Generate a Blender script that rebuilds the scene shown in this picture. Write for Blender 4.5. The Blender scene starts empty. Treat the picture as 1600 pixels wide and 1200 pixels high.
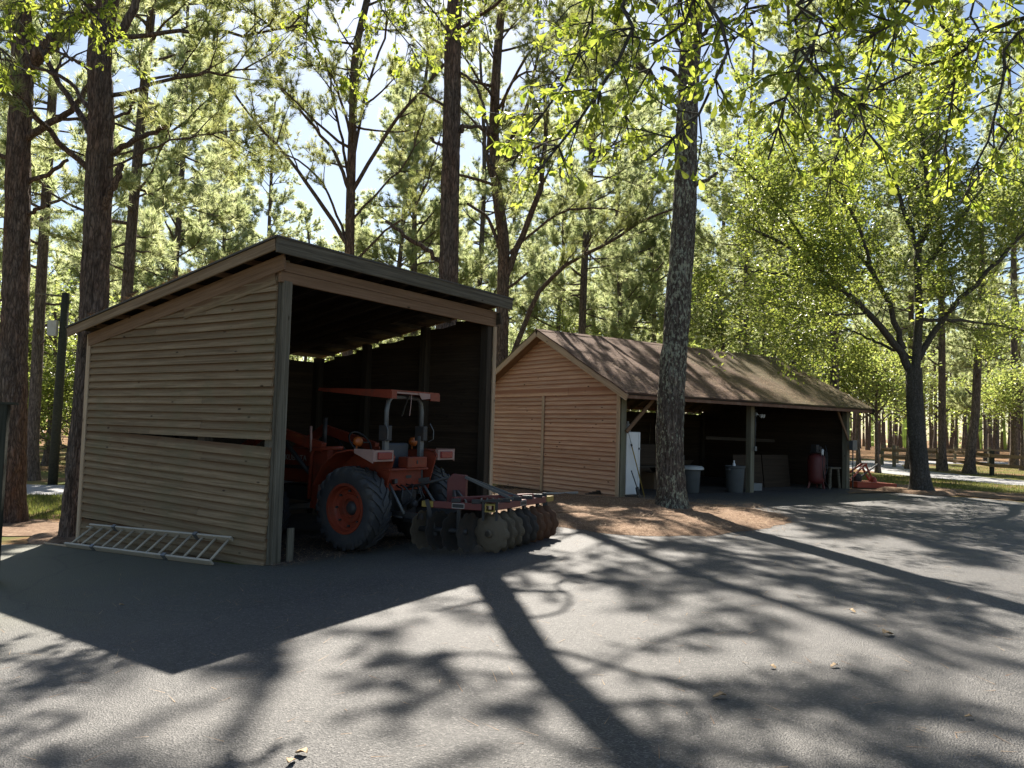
import bpy, math, random
import numpy as np
from mathutils import Matrix, Vector, Quaternion

S = bpy.context.scene
COL = S.collection
R = math.radians

# ------------------------------------------------------------------ camera
F_PX, PITCH, ROLL, EYE = 1223.1, 3.167, 1.604, 1.728
cd = bpy.data.cameras.new('camera')
cd.sensor_width = 36.0
cd.lens = 36.0 * F_PX / 1600.0
cd.clip_start, cd.clip_end = 0.05, 2000.0
cam = bpy.data.objects.new('camera', cd)
COL.objects.link(cam)
cam.matrix_world = Matrix.Translation((0, 0, EYE)) @ Matrix.Rotation(R(90 + PITCH), 4, 'X') @ Matrix.Rotation(R(ROLL), 4, 'Z')
S.camera = cam

# ------------------------------------------------------------------ sky and sun
SUN_EL, SUN_AZ = 44.6, -9.3            # degrees; azimuth from +Y towards +X
w = bpy.data.worlds.new('World')
S.world = w
w.use_nodes = True
nt = w.node_tree
nt.nodes.clear()
sky = nt.nodes.new('ShaderNodeTexSky')
sky.sky_type = 'NISHITA'
sky.sun_disc = False
sky.sun_elevation = R(SUN_EL)
sky.sun_rotation = R(SUN_AZ)
sky.air_density = 1.0
sky.dust_density = 0.7
sky.ozone_density = 1.0
bg = nt.nodes.new('ShaderNodeBackground')
bg.inputs['Strength'].default_value = 0.052
wo = nt.nodes.new('ShaderNodeOutputWorld')
nt.links.new(sky.outputs[0], bg.inputs['Color'])
nt.links.new(bg.outputs[0], wo.inputs['Surface'])
sun_vec = Vector((math.sin(R(SUN_AZ)) * math.cos(R(SUN_EL)), math.cos(R(SUN_AZ)) * math.cos(R(SUN_EL)), math.sin(R(SUN_EL))))
sl = bpy.data.lights.new('sun', 'SUN')
sl.energy = 5.0
sl.angle = R(0.53)
sl.color = (1.0, 0.93, 0.82)
so = bpy.data.objects.new('sun', sl)
COL.objects.link(so)
so.rotation_mode = 'QUATERNION'
so.rotation_quaternion = (-sun_vec).to_track_quat('-Z', 'Y')
so.location = (-6, 30, 40)
S.view_settings.view_transform = 'Standard'
S.view_settings.look = 'None'
S.view_settings.exposure = 1.55
S.view_settings.gamma = 1.0
S.view_settings.use_curve_mapping = False
S.render.engine = 'CYCLES'
S.cycles.use_denoising = True
S.cycles.max_bounces = 8
S.cycles.diffuse_bounces = 4
S.cycles.transmission_bounces = 6
S.cycles.sample_clamp_indirect = 6.0

# ------------------------------------------------------------------ layout helpers
_a, _r = R(PITCH), R(ROLL)


def ray(px, py):
    x, y = px - 800, py - 600
    ix = x * math.cos(_r) + y * math.sin(_r)
    iy = -x * math.sin(_r) + y * math.cos(_r)
    u = -iy / F_PX
    return np.array([ix / F_PX, math.cos(_a) - u * math.sin(_a), math.sin(_a) + u * math.cos(_a)])


def at(px, py, Y):
    """point at distance Y in front of the viewer, found from its place in the photo"""
    d = ray(px, py)
    return np.array([0, 0, EYE]) + d * (Y / d[1])


def gz(x):
    """height of the gently tilted yard"""
    return -.02 + .051 * (min(max(x, -8.0), 2.6) + 2.9)


def at2(o, px, py, Y):
    return at(px, py, Y) - np.array(o)


# ------------------------------------------------------------------ object helpers
def link(o, parent=None):
    COL.objects.link(o)
    if parent is not None:
        o.parent = parent
    return o


def tag(o, label=None, cat=None, group=None, kind=None):
    if label: o['label'] = label
    if cat: o['category'] = cat
    if group: o['group'] = group
    if kind: o['kind'] = kind
    return o


def thing(name, label, cat, loc=(0, 0, 0), rz=0.0, group=None):
    o = bpy.data.objects.new(name, None)
    o.empty_display_size = .2
    link(o)
    o.location = loc
    o.rotation_euler = (0, 0, rz)
    return tag(o, label, cat, group)


def copy_tree(o, parent=None):
    c = o.copy()
    link(c, parent)
    for ch in [x for x in CHILDREN.get(o.name, [])]:
        k = ch.copy()
        link(k, c)
    return c


CHILDREN = {}


def mesh_obj(name, verts, faces, mat, parent=None, smooth=False, loc=None):
    me = bpy.data.meshes.new(name)
    me.from_pydata([tuple(map(float, v)) for v in verts], [], [tuple(map(int, f)) for f in faces])
    if smooth:
        me.polygons.foreach_set('use_smooth', [True] * len(me.polygons))
    me.materials.append(mat)
    me.update()
    o = bpy.data.objects.new(name, me)
    link(o, parent)
    if loc is not None:
        o.location = loc
    if parent is not None:
        CHILDREN.setdefault(parent.name, []).append(o)
    return o


def tri_obj(name, V, T, mat, parent=None, smooth=False, tint=None):
    me = bpy.data.meshes.new(name)
    V = np.ascontiguousarray(V, dtype=np.float32)
    T = np.ascontiguousarray(T, dtype=np.int32)
    me.vertices.add(len(V))
    me.vertices.foreach_set('co', V.ravel())
    me.loops.add(3 * len(T))
    me.loops.foreach_set('vertex_index', T.ravel())
    me.polygons.add(len(T))
    me.polygons.foreach_set('loop_start', np.arange(0, 3 * len(T), 3, dtype=np.int32))
    me.update(calc_edges=True)
    me.polygons.foreach_set('use_smooth', np.full(len(T), smooth))
    if tint is not None:
        at_ = me.attributes.new('tint', 'FLOAT', 'POINT')
        at_.data.foreach_set('value', np.ascontiguousarray(tint, dtype=np.float32))
    me.materials.append(mat)
    o = bpy.data.objects.new(name, me)
    link(o, parent)
    if parent is not None:
        CHILDREN.setdefault(parent.name, []).append(o)
    return o


def unit(v):
    v = np.asarray(v, float)
    return v / (np.linalg.norm(v) + 1e-12)


class MB:
    """collects shapes and links them as one mesh object"""

    def __init__(self):
        self.v, self.f = [], []

    def add(self, verts, faces):
        n = len(self.v)
        self.v += [tuple(map(float, p)) for p in verts]
        self.f += [tuple(int(i) + n for i in f) for f in faces]
        return self

    def box(self, x0, x1, y0, y1, z0, z1):
        vs = [(x, y, z) for z in (z0, z1) for y in (y0, y1) for x in (x0, x1)]
        return self.add(vs, [(0, 2, 3, 1), (4, 5, 7, 6), (0, 1, 5, 4), (2, 6, 7, 3), (0, 4, 6, 2), (1, 3, 7, 5)])

    def bar(self, a, b, w_, h_, up=(0, 0, 1), taper=1.0):
        """square bar from a to b, w_ across and h_ along up"""
        a, b = np.array(a, float), np.array(b, float)
        d = unit(b - a)
        up = np.array(up, float)
        if abs(d @ unit(up)) > .98: up = np.array([1.0, 0, 0])
        s = unit(np.cross(d, up))
        u = np.cross(s, d)
        vs = []
        for p, k in ((a, 1.0), (b, taper)):
            for i, j in ((-1, -1), (1, -1), (1, 1), (-1, 1)):
                vs.append(p + s * i * w_ * .5 * k + u * j * h_ * .5 * k)
        return self.add(vs, [(0, 3, 2, 1), (4, 5, 6, 7), (0, 1, 5, 4), (1, 2, 6, 5), (2, 3, 7, 6), (3, 0, 4, 7)])

    def tube(self, path, radii, seg=8, cap=True):
        P = np.array(path, float)
        n = len(P)
        if np.isscalar(radii): radii = [radii] * n
        T = np.gradient(P, axis=0)
        T = T / (np.linalg.norm(T, axis=1)[:, None] + 1e-12)
        ref = np.array([0, 0, 1.0]) if abs(T[0][2]) < .9 else np.array([1.0, 0, 0])
        s = unit(np.cross(T[0], ref))
        vs = []
        for i in range(n):
            s = unit(s - T[i] * (s @ T[i]))
            u = np.cross(T[i], s)
            for k in range(seg):
                a = 2 * math.pi * k / seg
                vs.append(P[i] + radii[i] * (math.cos(a) * s + math.sin(a) * u))
        fs = []
        for i in range(n - 1):
            for k in range(seg):
                k2 = (k + 1) % seg
                fs.append((i * seg + k, i * seg + k2, (i + 1) * seg + k2, (i + 1) * seg + k))
        if cap:
            fs.append(tuple(range(seg))[::-1])
            fs.append(tuple((n - 1) * seg + k for k in range(seg)))
        return self.add(vs, fs)

    def lathe(self, prof, c=(0, 0, 0), axis=(0, 0, 1), seg=24, cap=True):
        """prof: (radius, distance along axis)"""
        ax = unit(axis)
        ref = np.array([0, 0, 1.0]) if abs(ax[2]) < .9 else np.array([1.0, 0, 0])
        s = unit(np.cross(ax, ref))
        u = np.cross(ax, s)
        c = np.array(c, float)
        vs, fs = [], []
        for (r_, h_) in prof:
            for k in range(seg):
                a = 2 * math.pi * k / seg
                vs.append(c + ax * h_ + r_ * (math.cos(a) * s + math.sin(a) * u))
        for i in range(len(prof) - 1):
            for k in range(seg):
                k2 = (k + 1) % seg
                fs.append((i * seg + k, i * seg + k2, (i + 1) * seg + k2, (i + 1) * seg + k))
        if cap:
            fs.append(tuple(range(seg))[::-1])
            fs.append(tuple((len(prof) - 1) * seg + k for k in range(seg)))
        return self.add(vs, fs)

    def plate(self, pts, off):
        """flat outline pts (3-D) given thickness off (vector)"""
        n = len(pts)
        pts = [np.array(p, float) for p in pts]
        off = np.array(off, float)
        vs = pts + [p + off for p in pts]
        fs = [tuple(range(n))[::-1], tuple(range(n, 2 * n))]
        for k in range(n):
            k2 = (k + 1) % n
            fs.append((k, k2, n + k2, n + k))
        return self.add(vs, fs)

    def build(self, name, mat, parent=None, smooth=False, bevel=0.0, loc=None, auto=None):
        o = mesh_obj(name, self.v, self.f, mat, parent, smooth, loc)
        if bevel:
            m = o.modifiers.new('bevel', 'BEVEL')
            m.width = bevel
            m.segments = 2
            m.limit_method = 'ANGLE'
        if auto is not None:
            me = o.data
            me.polygons.foreach_set('use_smooth', [True] * len(me.polygons))
            try:
                me.set_sharp_from_angle(angle=R(auto))
            except Exception:
                pass
        return o


_plank_cache = {}


def plank(name, mat, parent, a, b, up, h, t, prof=None, jit=0.0, rng=random):
    """board from a to b (parent's coordinates); its lower edge lies on a-b, h tall along up, t thick.
    prof 'lap': thin at the top edge, thick at the bottom edge, like bevel siding"""
    a, b = Vector(a), Vector(b)
    x = (b - a)
    L = x.length
    x.normalize()
    up = Vector(up)
    y = up.cross(x).normalized()
    z = x.cross(y).normalized()
    key = (round(L, 2), h, t, prof, mat.name)
    me = _plank_cache.get(key)
    if me is None:
        if prof == 'lap':
            sec = [(-.010, 0), (-t, 0), (-t, .012), (-.008, h), (0, h)]
        else:
            e = min(.006, t * .2, h * .2)
            sec = [(-t * .5 + e, 0), (t * .5 - e, 0), (t * .5, e), (t * .5, h - e), (t * .5 - e, h), (-t * .5 + e, h), (-t * .5, h - e), (-t * .5, e)]
        n = len(sec)
        vs = [(0, p, q) for p, q in sec] + [(L, p, q) for p, q in sec]
        fs = [tuple(range(n))[::-1], tuple(range(n, 2 * n))]
        fs += [(k, (k + 1) % n, n + (k + 1) % n, n + k) for k in range(n)]
        me = bpy.data.meshes.new(name)
        me.from_pydata(vs, [], fs)
        import bmesh
        bm = bmesh.new(); bm.from_mesh(me); bmesh.ops.recalc_face_normals(bm, faces=bm.faces); bm.to_mesh(me); bm.free()
        me.materials.append(mat)
        _plank_cache[key] = me
    o = bpy.data.objects.new(name, me)
    link(o, parent)
    m = Matrix((x, y, z)).transposed().to_4x4()
    m.translation = a
    if jit:
        m = m @ Matrix.Rotation(rng.gauss(0, jit), 4, 'Y') @ Matrix.Rotation(rng.gauss(0, jit * 2), 4, 'X')
    o.matrix_basis = m
    return o


# ------------------------------------------------------------------ materials
class NT:
    def __init__(self, name):
        self.m = bpy.data.materials.new(name)
        self.m.use_nodes = True
        self.t = self.m.node_tree
        self.t.nodes.clear()
        self.out = self.n('OutputMaterial')

    def n(self, typ, **kw):
        nd = self.t.nodes.new('ShaderNode' + typ)
        for k, v in kw.items():
            if k in nd.inputs:
                nd.inputs[k].default_value = v
            else:
                setattr(nd, k, v)
        return nd

    def l(self, a, b):
        self.t.links.new(a, b)

    def set(self, sock, v):
        if hasattr(v, 'is_output') or isinstance(v, bpy.types.NodeSocket):
            self.l(v, sock)
        else:
            sock.default_value = v

    def coords(self, kind='Object', scale=(1, 1, 1), off=None):
        tc = self.n('TexCoord')
        mp = self.n('Mapping')
        mp.inputs['Scale'].default_value = scale
        self.l(tc.outputs[kind], mp.inputs['Vector'])
        if off is not None:
            self.l(off, mp.inputs['Location'])
        return mp.outputs[0]

    def noise(self, vec, scale, detail=3, rough=.6, dist=0.0):
        nd = self.n('TexNoise')
        nd.inputs['Scale'].default_value = scale
        nd.inputs['Detail'].default_value = detail
        nd.inputs['Roughness'].default_value = rough
        nd.inputs['Distortion'].default_value = dist
        self.l(vec, nd.inputs['Vector'])
        return nd.outputs['Fac']

    def voronoi(self, vec, scale, feature='F1', out='Distance'):
        nd = self.n('TexVoronoi')
        nd.feature = feature
        nd.inputs['Scale'].default_value = scale
        self.l(vec, nd.inputs['Vector'])
        return nd.outputs[out]

    def ramp(self, fac, stops, interp='LINEAR'):
        nd = self.n('ValToRGB')
        cr = nd.color_ramp
        cr.interpolation = interp
        while len(cr.elements) < len(stops):
            cr.elements.new(.5)
        for e, (p, c) in zip(cr.elements, stops):
            e.position = p
            e.color = (c, c, c, 1) if not hasattr(c, '__len__') else (*c[:3], 1)
        self.l(fac, nd.inputs['Fac'])
        return nd.outputs['Color']

    def mix(self, fac, a, b, mode='MIX'):
        nd = self.n('Mix', data_type='RGBA', blend_type=mode)
        self.set(nd.inputs[0], fac)
        for s, v in ((nd.inputs[6], a), (nd.inputs[7], b)):
            if isinstance(v, (tuple, list)): v = (*v[:3], 1)
            self.set(s, v)
        return nd.outputs[2]

    def math(self, op, a, b=0.0, c=0.0):
        nd = self.n('Math', operation=op)
        for s, v in zip(nd.inputs, (a, b, c)): self.set(s, v)
        return nd.outputs[0]

    def principled(self, color, rough=.8, metal=0.0, spec=.5, bump=None, bstr=.3, bdist=.01, **kw):
        p = self.n('BsdfPrincipled')
        if isinstance(color, (tuple, list)): color = (*color[:3], 1)
        self.set(p.inputs['Base Color'], color)
        self.set(p.inputs['Roughness'], rough)
        p.inputs['Metallic'].default_value = metal
        p.inputs['Specular IOR Level'].default_value = spec
        for k, v in kw.items(): self.set(p.inputs[k.replace('_', ' ')], v)
        if bump is not None:
            b = self.n('Bump')
            b.inputs['Strength'].default_value = bstr
            b.inputs['Distance'].default_value = bdist
            self.l(bump, b.inputs['Height'])
            self.l(b.outputs[0], p.inputs['Normal'])
        self.l(p.outputs[0], self.out.inputs['Surface'])
        return self.m


def m_wood(name, dark, mid, light, knot=(.03, .018, .01), rough=.85, moss=None, var=.35, scale=1.0, lap=None, face=.108):
    t = NT(name)
    oi = t.n('ObjectInfo')
    cx = t.n('CombineXYZ')
    t.l(t.math('MULTIPLY', oi.outputs['Random'], 37.0), cx.inputs[0])
    t.l(t.math('MULTIPLY', oi.outputs['Random'], 91.0), cx.inputs[2])
    v = t.coords('Object', (.7 * scale, 24 * scale, 24 * scale), cx.outputs[0])
    g = t.noise(v, 1.6, 8, .72, .45)
    c = t.ramp(g, [(.32, dark), (.5, mid), (.68, light)])
    v2 = t.coords('Object', (.9, .9, .9), cx.outputs[0])
    big = t.noise(v2, 1.3, 3)
    c = t.mix(t.math('MULTIPLY', big, .45), c, dark, 'MIX')
    vk = t.coords('Object', (2.4, 1, 7.0), cx.outputs[0])
    kd = t.voronoi(vk, 1.0)
    kk = t.ramp(kd, [(.05, 1.0), (.11, 0.0)])
    c = t.mix(kk, c, knot)
    hv = t.n('HueSaturation')
    t.l(c, hv.inputs['Color'])
    t.l(t.math('MULTIPLY_ADD', oi.outputs['Random'], var, 1 - var * .5), hv.inputs['Value'])
    c = hv.outputs[0]
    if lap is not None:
        # lapped boards turn darker brown towards the upper edge of each face
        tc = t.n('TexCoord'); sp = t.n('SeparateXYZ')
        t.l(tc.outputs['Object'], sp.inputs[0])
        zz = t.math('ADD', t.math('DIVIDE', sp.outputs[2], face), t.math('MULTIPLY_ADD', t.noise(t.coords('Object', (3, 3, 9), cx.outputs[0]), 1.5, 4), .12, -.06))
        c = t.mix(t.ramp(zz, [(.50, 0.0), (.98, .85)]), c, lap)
    if moss is not None:
        geo = t.n('NewGeometry')
        mn = t.noise(geo.outputs['Position'], 1.1, 5, .65)
        c = t.mix(t.ramp(mn, [(.5, 0.0), (.72, .75)]), c, moss)
    b = t.noise(v, 3.0, 5, .7)
    return t.principled(c, rough, spec=.25, bump=b, bstr=.55, bdist=.008)


def m_plain(name, color, rough=.5, metal=0.0, spec=.5, wear=.25, wear_col=None, scale=6.0, bstr=.12, coat=0.0):
    t = NT(name)
    v = t.coords('Object')
    n1 = t.noise(v, scale, 5, .65)
    n2 = t.noise(v, scale * 7, 3, .6)
    wc = wear_col or tuple(x * .45 for x in color)
    c = t.mix(t.ramp(n1, [(.48, 0.0), (.75, wear)]), color, wc)
    r_ = t.math('MULTIPLY_ADD', n2, .25, rough - .1)
    return t.principled(c, r_, metal, spec, bump=n2, bstr=bstr, bdist=.004, Coat_Weight=coat)


def m_leaf(name, c0, c1, t0, t1, trans=.5, rough=.5, spec=.35):
    """leaf: reflected colour c0..c1, light let through t0..t1, picked per leaf"""
    t = NT(name)
    a = t.n('Attribute', attribute_name='tint')
    fac = a.outputs['Fac']
    p = t.n('BsdfPrincipled')
    t.l(t.mix(fac, c0, c1), p.inputs['Base Color'])
    p.inputs['Roughness'].default_value = rough
    p.inputs['Specular IOR Level'].default_value = spec
    tr = t.n('BsdfTranslucent')
    t.l(t.mix(fac, t0, t1), tr.inputs['Color'])
    mx = t.n('MixShader')
    mx.inputs[0].default_value = trans
    t.l(p.outputs[0], mx.inputs[1])
    t.l(tr.outputs[0], mx.inputs[2])
    t.l(mx.outputs[0], t.out.inputs['Surface'])
    return t.m


def m_bark(name, crack, mid, light, red=None, lichen=None, zs=.20, sc=17.0, bstr=.9):
    t = NT(name)
    v = t.coords('Object', (1, 1, zs))
    vv = t.n('VectorMath', operation='MULTIPLY_ADD')
    vv.inputs[1].default_value = (.16, .16, .10)
    nd = t.n('TexNoise'); nd.inputs['Scale'].default_value = 9.0; nd.inputs['Detail'].default_value = 4.0
    t.l(v, nd.inputs['Vector'])
    t.l(nd.outputs['Color'], vv.inputs[0]); t.l(v, vv.inputs[2])
    e1 = t.voronoi(vv.outputs[0], sc, 'DISTANCE_TO_EDGE')
    e2 = t.voronoi(vv.outputs[0], sc * 2.3, 'DISTANCE_TO_EDGE')
    e = t.math('ADD', t.math('MULTIPLY', e1, .7), t.math('MULTIPLY', e2, .5))
    fur = t.noise(t.coords('Object', (1, 1, .10)), 26, 5, .75, .6)
    plate_ = t.math('MULTIPLY', t.ramp(e, [(.03, .25), (.26, 1.0)]), t.ramp(fur, [(.34, .15), (.52, 1.0)]))
    fine = t.noise(t.coords('Object', (1, 1, .5)), 55, 6, .75)
    c = t.mix(fine, mid, light)
    if red is not None:
        c = t.mix(t.ramp(t.noise(v, 2.6, 5, .7), [(.44, 0.0), (.66, .8)]), c, red)
    c = t.mix(plate_, crack, c)
    if lichen is not None:
        ln = t.noise(t.coords('Object', (1, 1, .45)), 24.0, 6, .7)
        big = t.noise(t.coords('Object', (1, 1, .6)), 1.3, 3, .6)
        c = t.mix(t.ramp(t.math('ADD', ln, t.math('MULTIPLY_ADD', big, .35, -.17)), [(.53, 0.0), (.59, .9)]), c, lichen)
    h = t.math('ADD', plate_, t.math('MULTIPLY', fine, .5))
    return t.principled(c, .95, spec=.12, bump=h, bstr=bstr, bdist=.03)

# ------------------------------------------------------------------ material instances
M = {}
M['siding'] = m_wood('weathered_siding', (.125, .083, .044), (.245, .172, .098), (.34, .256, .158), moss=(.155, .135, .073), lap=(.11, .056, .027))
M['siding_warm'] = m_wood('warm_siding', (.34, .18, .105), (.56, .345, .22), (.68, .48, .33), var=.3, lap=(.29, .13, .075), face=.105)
M['siding_in'] = m_wood('shaded_inner_boards', (.028, .018, .011), (.055, .037, .023), (.085, .06, .038))  # darker than the outer boards; interior shade is put into this colour
M['plank_orange'] = m_wood('reddish_plank', (.13, .075, .042), (.215, .13, .075), (.285, .185, .115), var=.2)
M['grey_wood'] = m_wood('grey_weathered_timber', (.05, .043, .03), (.15, .13, .095), (.25, .222, .168), var=.25, scale=.8)
M['green_wood'] = m_wood('treated_timber', (.10, .09, .06), (.19, .17, .12), (.27, .25, .18), moss=(.14, .15, .09), var=.2, scale=.8)
M['trim'] = m_wood('pale_trim_board', (.30, .205, .125), (.48, .35, .23), (.58, .46, .32), var=.2)
M['tan_board'] = m_wood('tan_fascia_board', (.13, .085, .048), (.25, .175, .105), (.34, .255, .165), var=.15)
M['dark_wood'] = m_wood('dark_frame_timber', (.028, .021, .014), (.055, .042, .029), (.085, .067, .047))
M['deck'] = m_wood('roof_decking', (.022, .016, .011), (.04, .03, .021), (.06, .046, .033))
M['ply'] = m_wood('plywood', (.03, .02, .013), (.05, .034, .021), (.07, .048, .03), var=.2, scale=.5)
M['post_dark'] = m_wood('dark_creosote_post', (.02, .022, .015), (.045, .045, .032), (.07, .068, .05), var=.2)


def m_asphalt():
    t = NT('asphalt')
    geo = t.n('NewGeometry')
    P = geo.outputs['Position']
    agg = t.voronoi(P, 95.0, 'F1', 'Color')
    sep = t.n('SeparateColor'); t.l(agg, sep.inputs[0])
    st = t.ramp(sep.outputs[0], [(0.0, (.018, .0175, .017)), (.5, (.050, .047, .0445)), (.82, (.088, .082, .077)), (1.0, (.19, .178, .165))])
    fine = t.noise(P, 60, 4, .7)
    c = t.mix(t.math('MULTIPLY', fine, .5), st, (.045, .043, .042))
    big = t.noise(P, .55, 6, .62)
    c = t.mix(t.ramp(big, [(.40, 0.0), (.66, .42)]), c, (.098, .09, .084))
    pat = t.noise(P, 2.3, 5, .7)
    c = t.mix(t.ramp(pat, [(.55, 0.0), (.75, .35)]), c, (.035, .034, .034))
    # mossy film and soil towards the left of the shed
    sx = t.n('SeparateXYZ'); t.l(P, sx.inputs[0])
    mk = t.math('ADD', t.math('MULTIPLY', sx.outputs[0], -.34), t.math('MULTIPLY', t.noise(P, .9, 5, .65), 1.3))
    mk = t.math('ADD', mk, t.math('MULTIPLY', sx.outputs[1], .22))
    c = t.mix(t.ramp(t.math('MULTIPLY_ADD', mk, .45, -1.25), [(.1, 0.0), (.7, .75)]), c, (.10, .10, .062))
    # fine cracks
    wv = t.n('VectorMath', operation='MULTIPLY_ADD'); wv.inputs[1].default_value = (.5, .5, .5)
    nn = t.n('TexNoise'); nn.inputs['Scale'].default_value = 1.4; nn.inputs['Detail'].default_value = 5
    t.l(P, nn.inputs['Vector']); t.l(nn.outputs['Color'], wv.inputs[0]); t.l(P, wv.inputs[2])
    cr = t.voronoi(wv.outputs[0], .33, 'DISTANCE_TO_EDGE')
    c = t.mix(t.ramp(cr, [(.001, .5), (.006, 0.0)]), c, (.025, .024, .024))
    h = t.math('ADD', t.voronoi(P, 95.0), t.math('MULTIPLY', fine, .6))
    h = t.math('ADD', h, t.math('MULTIPLY', t.noise(P, 9, 4), .8))
    return t.principled(c, .66, spec=.5, bump=h, bstr=.7, bdist=.010)


def m_ground():
    t = NT('lawn_and_needle_floor')
    geo = t.n('NewGeometry')
    P = geo.outputs['Position']
    g = t.mix(t.noise(P, 14, 5, .7), (.055, .075, .018), (.15, .15, .045))
    g = t.mix(t.ramp(t.noise(P, .8, 5), [(.42, 0.0), (.65, .8)]), g, (.20, .165, .06))
    s = t.mix(t.noise(P, 26, 5, .75), (.10, .052, .024), (.30, .17, .085))
    s = t.mix(t.ramp(t.noise(P, 1.7, 4), [(.45, 0.0), (.7, .6)]), s, (.30, .22, .14))
    sx = t.n('SeparateXYZ'); t.l(P, sx.inputs[0])
    far = t.ramp(t.math('MULTIPLY', sx.outputs[1], .01), [(.50, 0.0), (.62, 1.0)])
    nm = t.noise(P, .22, 4, .6)
    k = t.ramp(t.math('ADD', nm, t.math('MULTIPLY', far, .28)), [(.46, 0.0), (.58, 1.0)])
    c = t.mix(k, g, s)
    return t.principled(c, .95, spec=.1, bump=t.noise(P, 30, 5, .75), bstr=.8, bdist=.03)


def m_straw(name='pine_straw_floor'):
    t = NT(name)
    geo = t.n('NewGeometry')
    P = geo.outputs['Position']
    v = t.n('Mapping'); v.inputs['Scale'].default_value = (9, 40, 9); v.inputs['Rotation'].default_value = (0, 0, .6)
    t.l(P, v.inputs[0])
    v2 = t.n('Mapping'); v2.inputs['Scale'].default_value = (42, 8, 9); v2.inputs['Rotation'].default_value = (0, 0, -.4)
    t.l(P, v2.inputs[0])
    n = t.math('MULTIPLY', t.math('ADD', t.noise(v.outputs[0], 1, 4), t.noise(v2.outputs[0], 1, 4)), .5)
    c = t.ramp(n, [(.32, (.075, .043, .026)), (.5, (.20, .128, .082)), (.68, (.36, .26, .175))])
    c = t.mix(t.ramp(t.noise(P, 1.8, 4), [(.45, 0.0), (.7, .55)]), c, (.12, .07, .04))
    return t.principled(c, .92, spec=.15, bump=n, bstr=1.0, bdist=.03)


M['asphalt'] = m_asphalt()
M['ground'] = m_ground()
M['straw'] = m_straw()
M['drive'] = m_plain('pale_gravel_drive', (.27, .265, .27), .9, wear_col=(.17, .165, .165), scale=1.2, bstr=.4)
M['dirt'] = m_plain('packed_dirt', (.06, .046, .034), .95, wear_col=(.11, .08, .05), scale=3, wear=.7, bstr=.6)
M['needle'] = m_leaf('dry_needle', (.24, .135, .075), (.48, .35, .22), (.2, .1, .04), (.35, .22, .1), .15, .7, .2)
M['grass'] = m_leaf('grass_blade', (.05, .08, .02), (.16, .16, .05), (.12, .17, .03), (.3, .3, .07), .45, .6, .2)


# ------------------------------------------------------------------ ground
def sheet(name, poly, mat, dz, kind='structure', parent=None):
    """flat outline laid on the tilted yard, cut where the yard's tilt changes"""
    import bmesh
    bm = bmesh.new()
    vs = [bm.verts.new((x, y, 0)) for x, y in poly]
    bm.faces.new(vs)
    for xb in (-8.0, 2.6):
        bmesh.ops.bisect_plane(bm, geom=bm.verts[:] + bm.edges[:] + bm.faces[:], plane_co=(xb, 0, 0), plane_no=(1, 0, 0))
    bmesh.ops.triangulate(bm, faces=bm.faces[:])
    for v in bm.verts:
        v.co.z = gz(v.co.x) + dz
    bm.normal_update()
    for f in bm.faces:
        if f.normal.z < 0: f.normal_flip()
    me = bpy.data.meshes.new(name)
    bm.to_mesh(me); bm.free()
    me.materials.append(mat)
    o = link(bpy.data.objects.new(name, me), parent)
    if kind: o['kind'] = kind
    return o


def wobble(poly, step, amp, rng, closed=True):
    out = []
    n = len(poly)
    for i in range(n if closed else n - 1):
        a, b = np.array(poly[i], float), np.array(poly[(i + 1) % n], float)
        L = np.linalg.norm(b - a)
        k = max(1, int(L / step))
        nrm = np.array([-(b - a)[1], (b - a)[0]]) / (L + 1e-9)
        for j in range(k):
            out.append(tuple(a + (b - a) * j / k + nrm * rng.uniform(-amp, amp) * (1 if j else .4)))
    return out


SH_TH, SH_O = 34.317, np.array([-2.686, 8.866]) * 1.08
SU = np.array([math.sin(R(SH_TH)), math.cos(R(SH_TH))]); SV = np.array([-SU[1], SU[0]])
BA_TH, BA_O = 54.625, np.array([2.228, 15.86]) * 1.08
BU = np.array([math.sin(R(BA_TH)), math.cos(R(BA_TH))]); BV = np.array([-BU[1], BU[0]])


def sw(u, v): return SH_O + u * SU + v * SV


def bw(u, v): return BA_O + u * BU + v * BV


rg = random.Random(5)
sheet('ground', [(-400, -120), (400, -120), (400, 600), (-400, 600)], M['ground'], -.010)
yard = [(-12, -9), (17, -9), (16, 6), (14.2, 13), (13.0, 17.5), (12.3, 19.6), (10.6, 21.0), tuple(bw(9.4, .5)), tuple(bw(8.7, .6)), tuple(bw(0.1, .6)), (1.6, 17.6), (0.2, 15.0),
        tuple(sw(4.6, .15)), tuple(sw(3.4, .05)), tuple(sw(2.2, .12)), tuple(sw(1.0, -.02)), tuple(sw(.1, -.05)), tuple(sw(-.12, .4)), tuple(sw(-.1, 2.5)), tuple(sw(-.1, 4.4)), (-7.6, 12.0), (-9.8, 11.6), (-12, 10.5)]
sheet('asphalt_yard', wobble(yard, .45, .07, rg), M['asphalt'], 0.0)


def strip(name, cl, width, mat, dz=0.0, rng=rg):
    P = np.array(cl, float)
    T = np.gradient(P, axis=0); T /= np.linalg.norm(T, axis=1)[:, None]
    N = np.stack([-T[:, 1], T[:, 0]], 1)
    L = P + N * width * .5; Q = P - N * width * .5
    poly = [tuple(x) for x in L] + [tuple(x) for x in Q[::-1]]
    return sheet(name, wobble(poly, .8, .12, rng), mat, dz)


strip('lane', [(-60, 26), (-40, 22.5), (-25, 21.3), (-14, 21.0), (-8.2, 21.6)], 2.9, M['drive'], -.004)
strip('driveway', [(48, 16), (30, 20.5), (22, 24.2), (18.4, 27.6), (17.3, 32), (17.6, 37), (19, 42), (22, 47), (30, 52), (50, 58)], 3.4, M['drive'], -.004)

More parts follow.
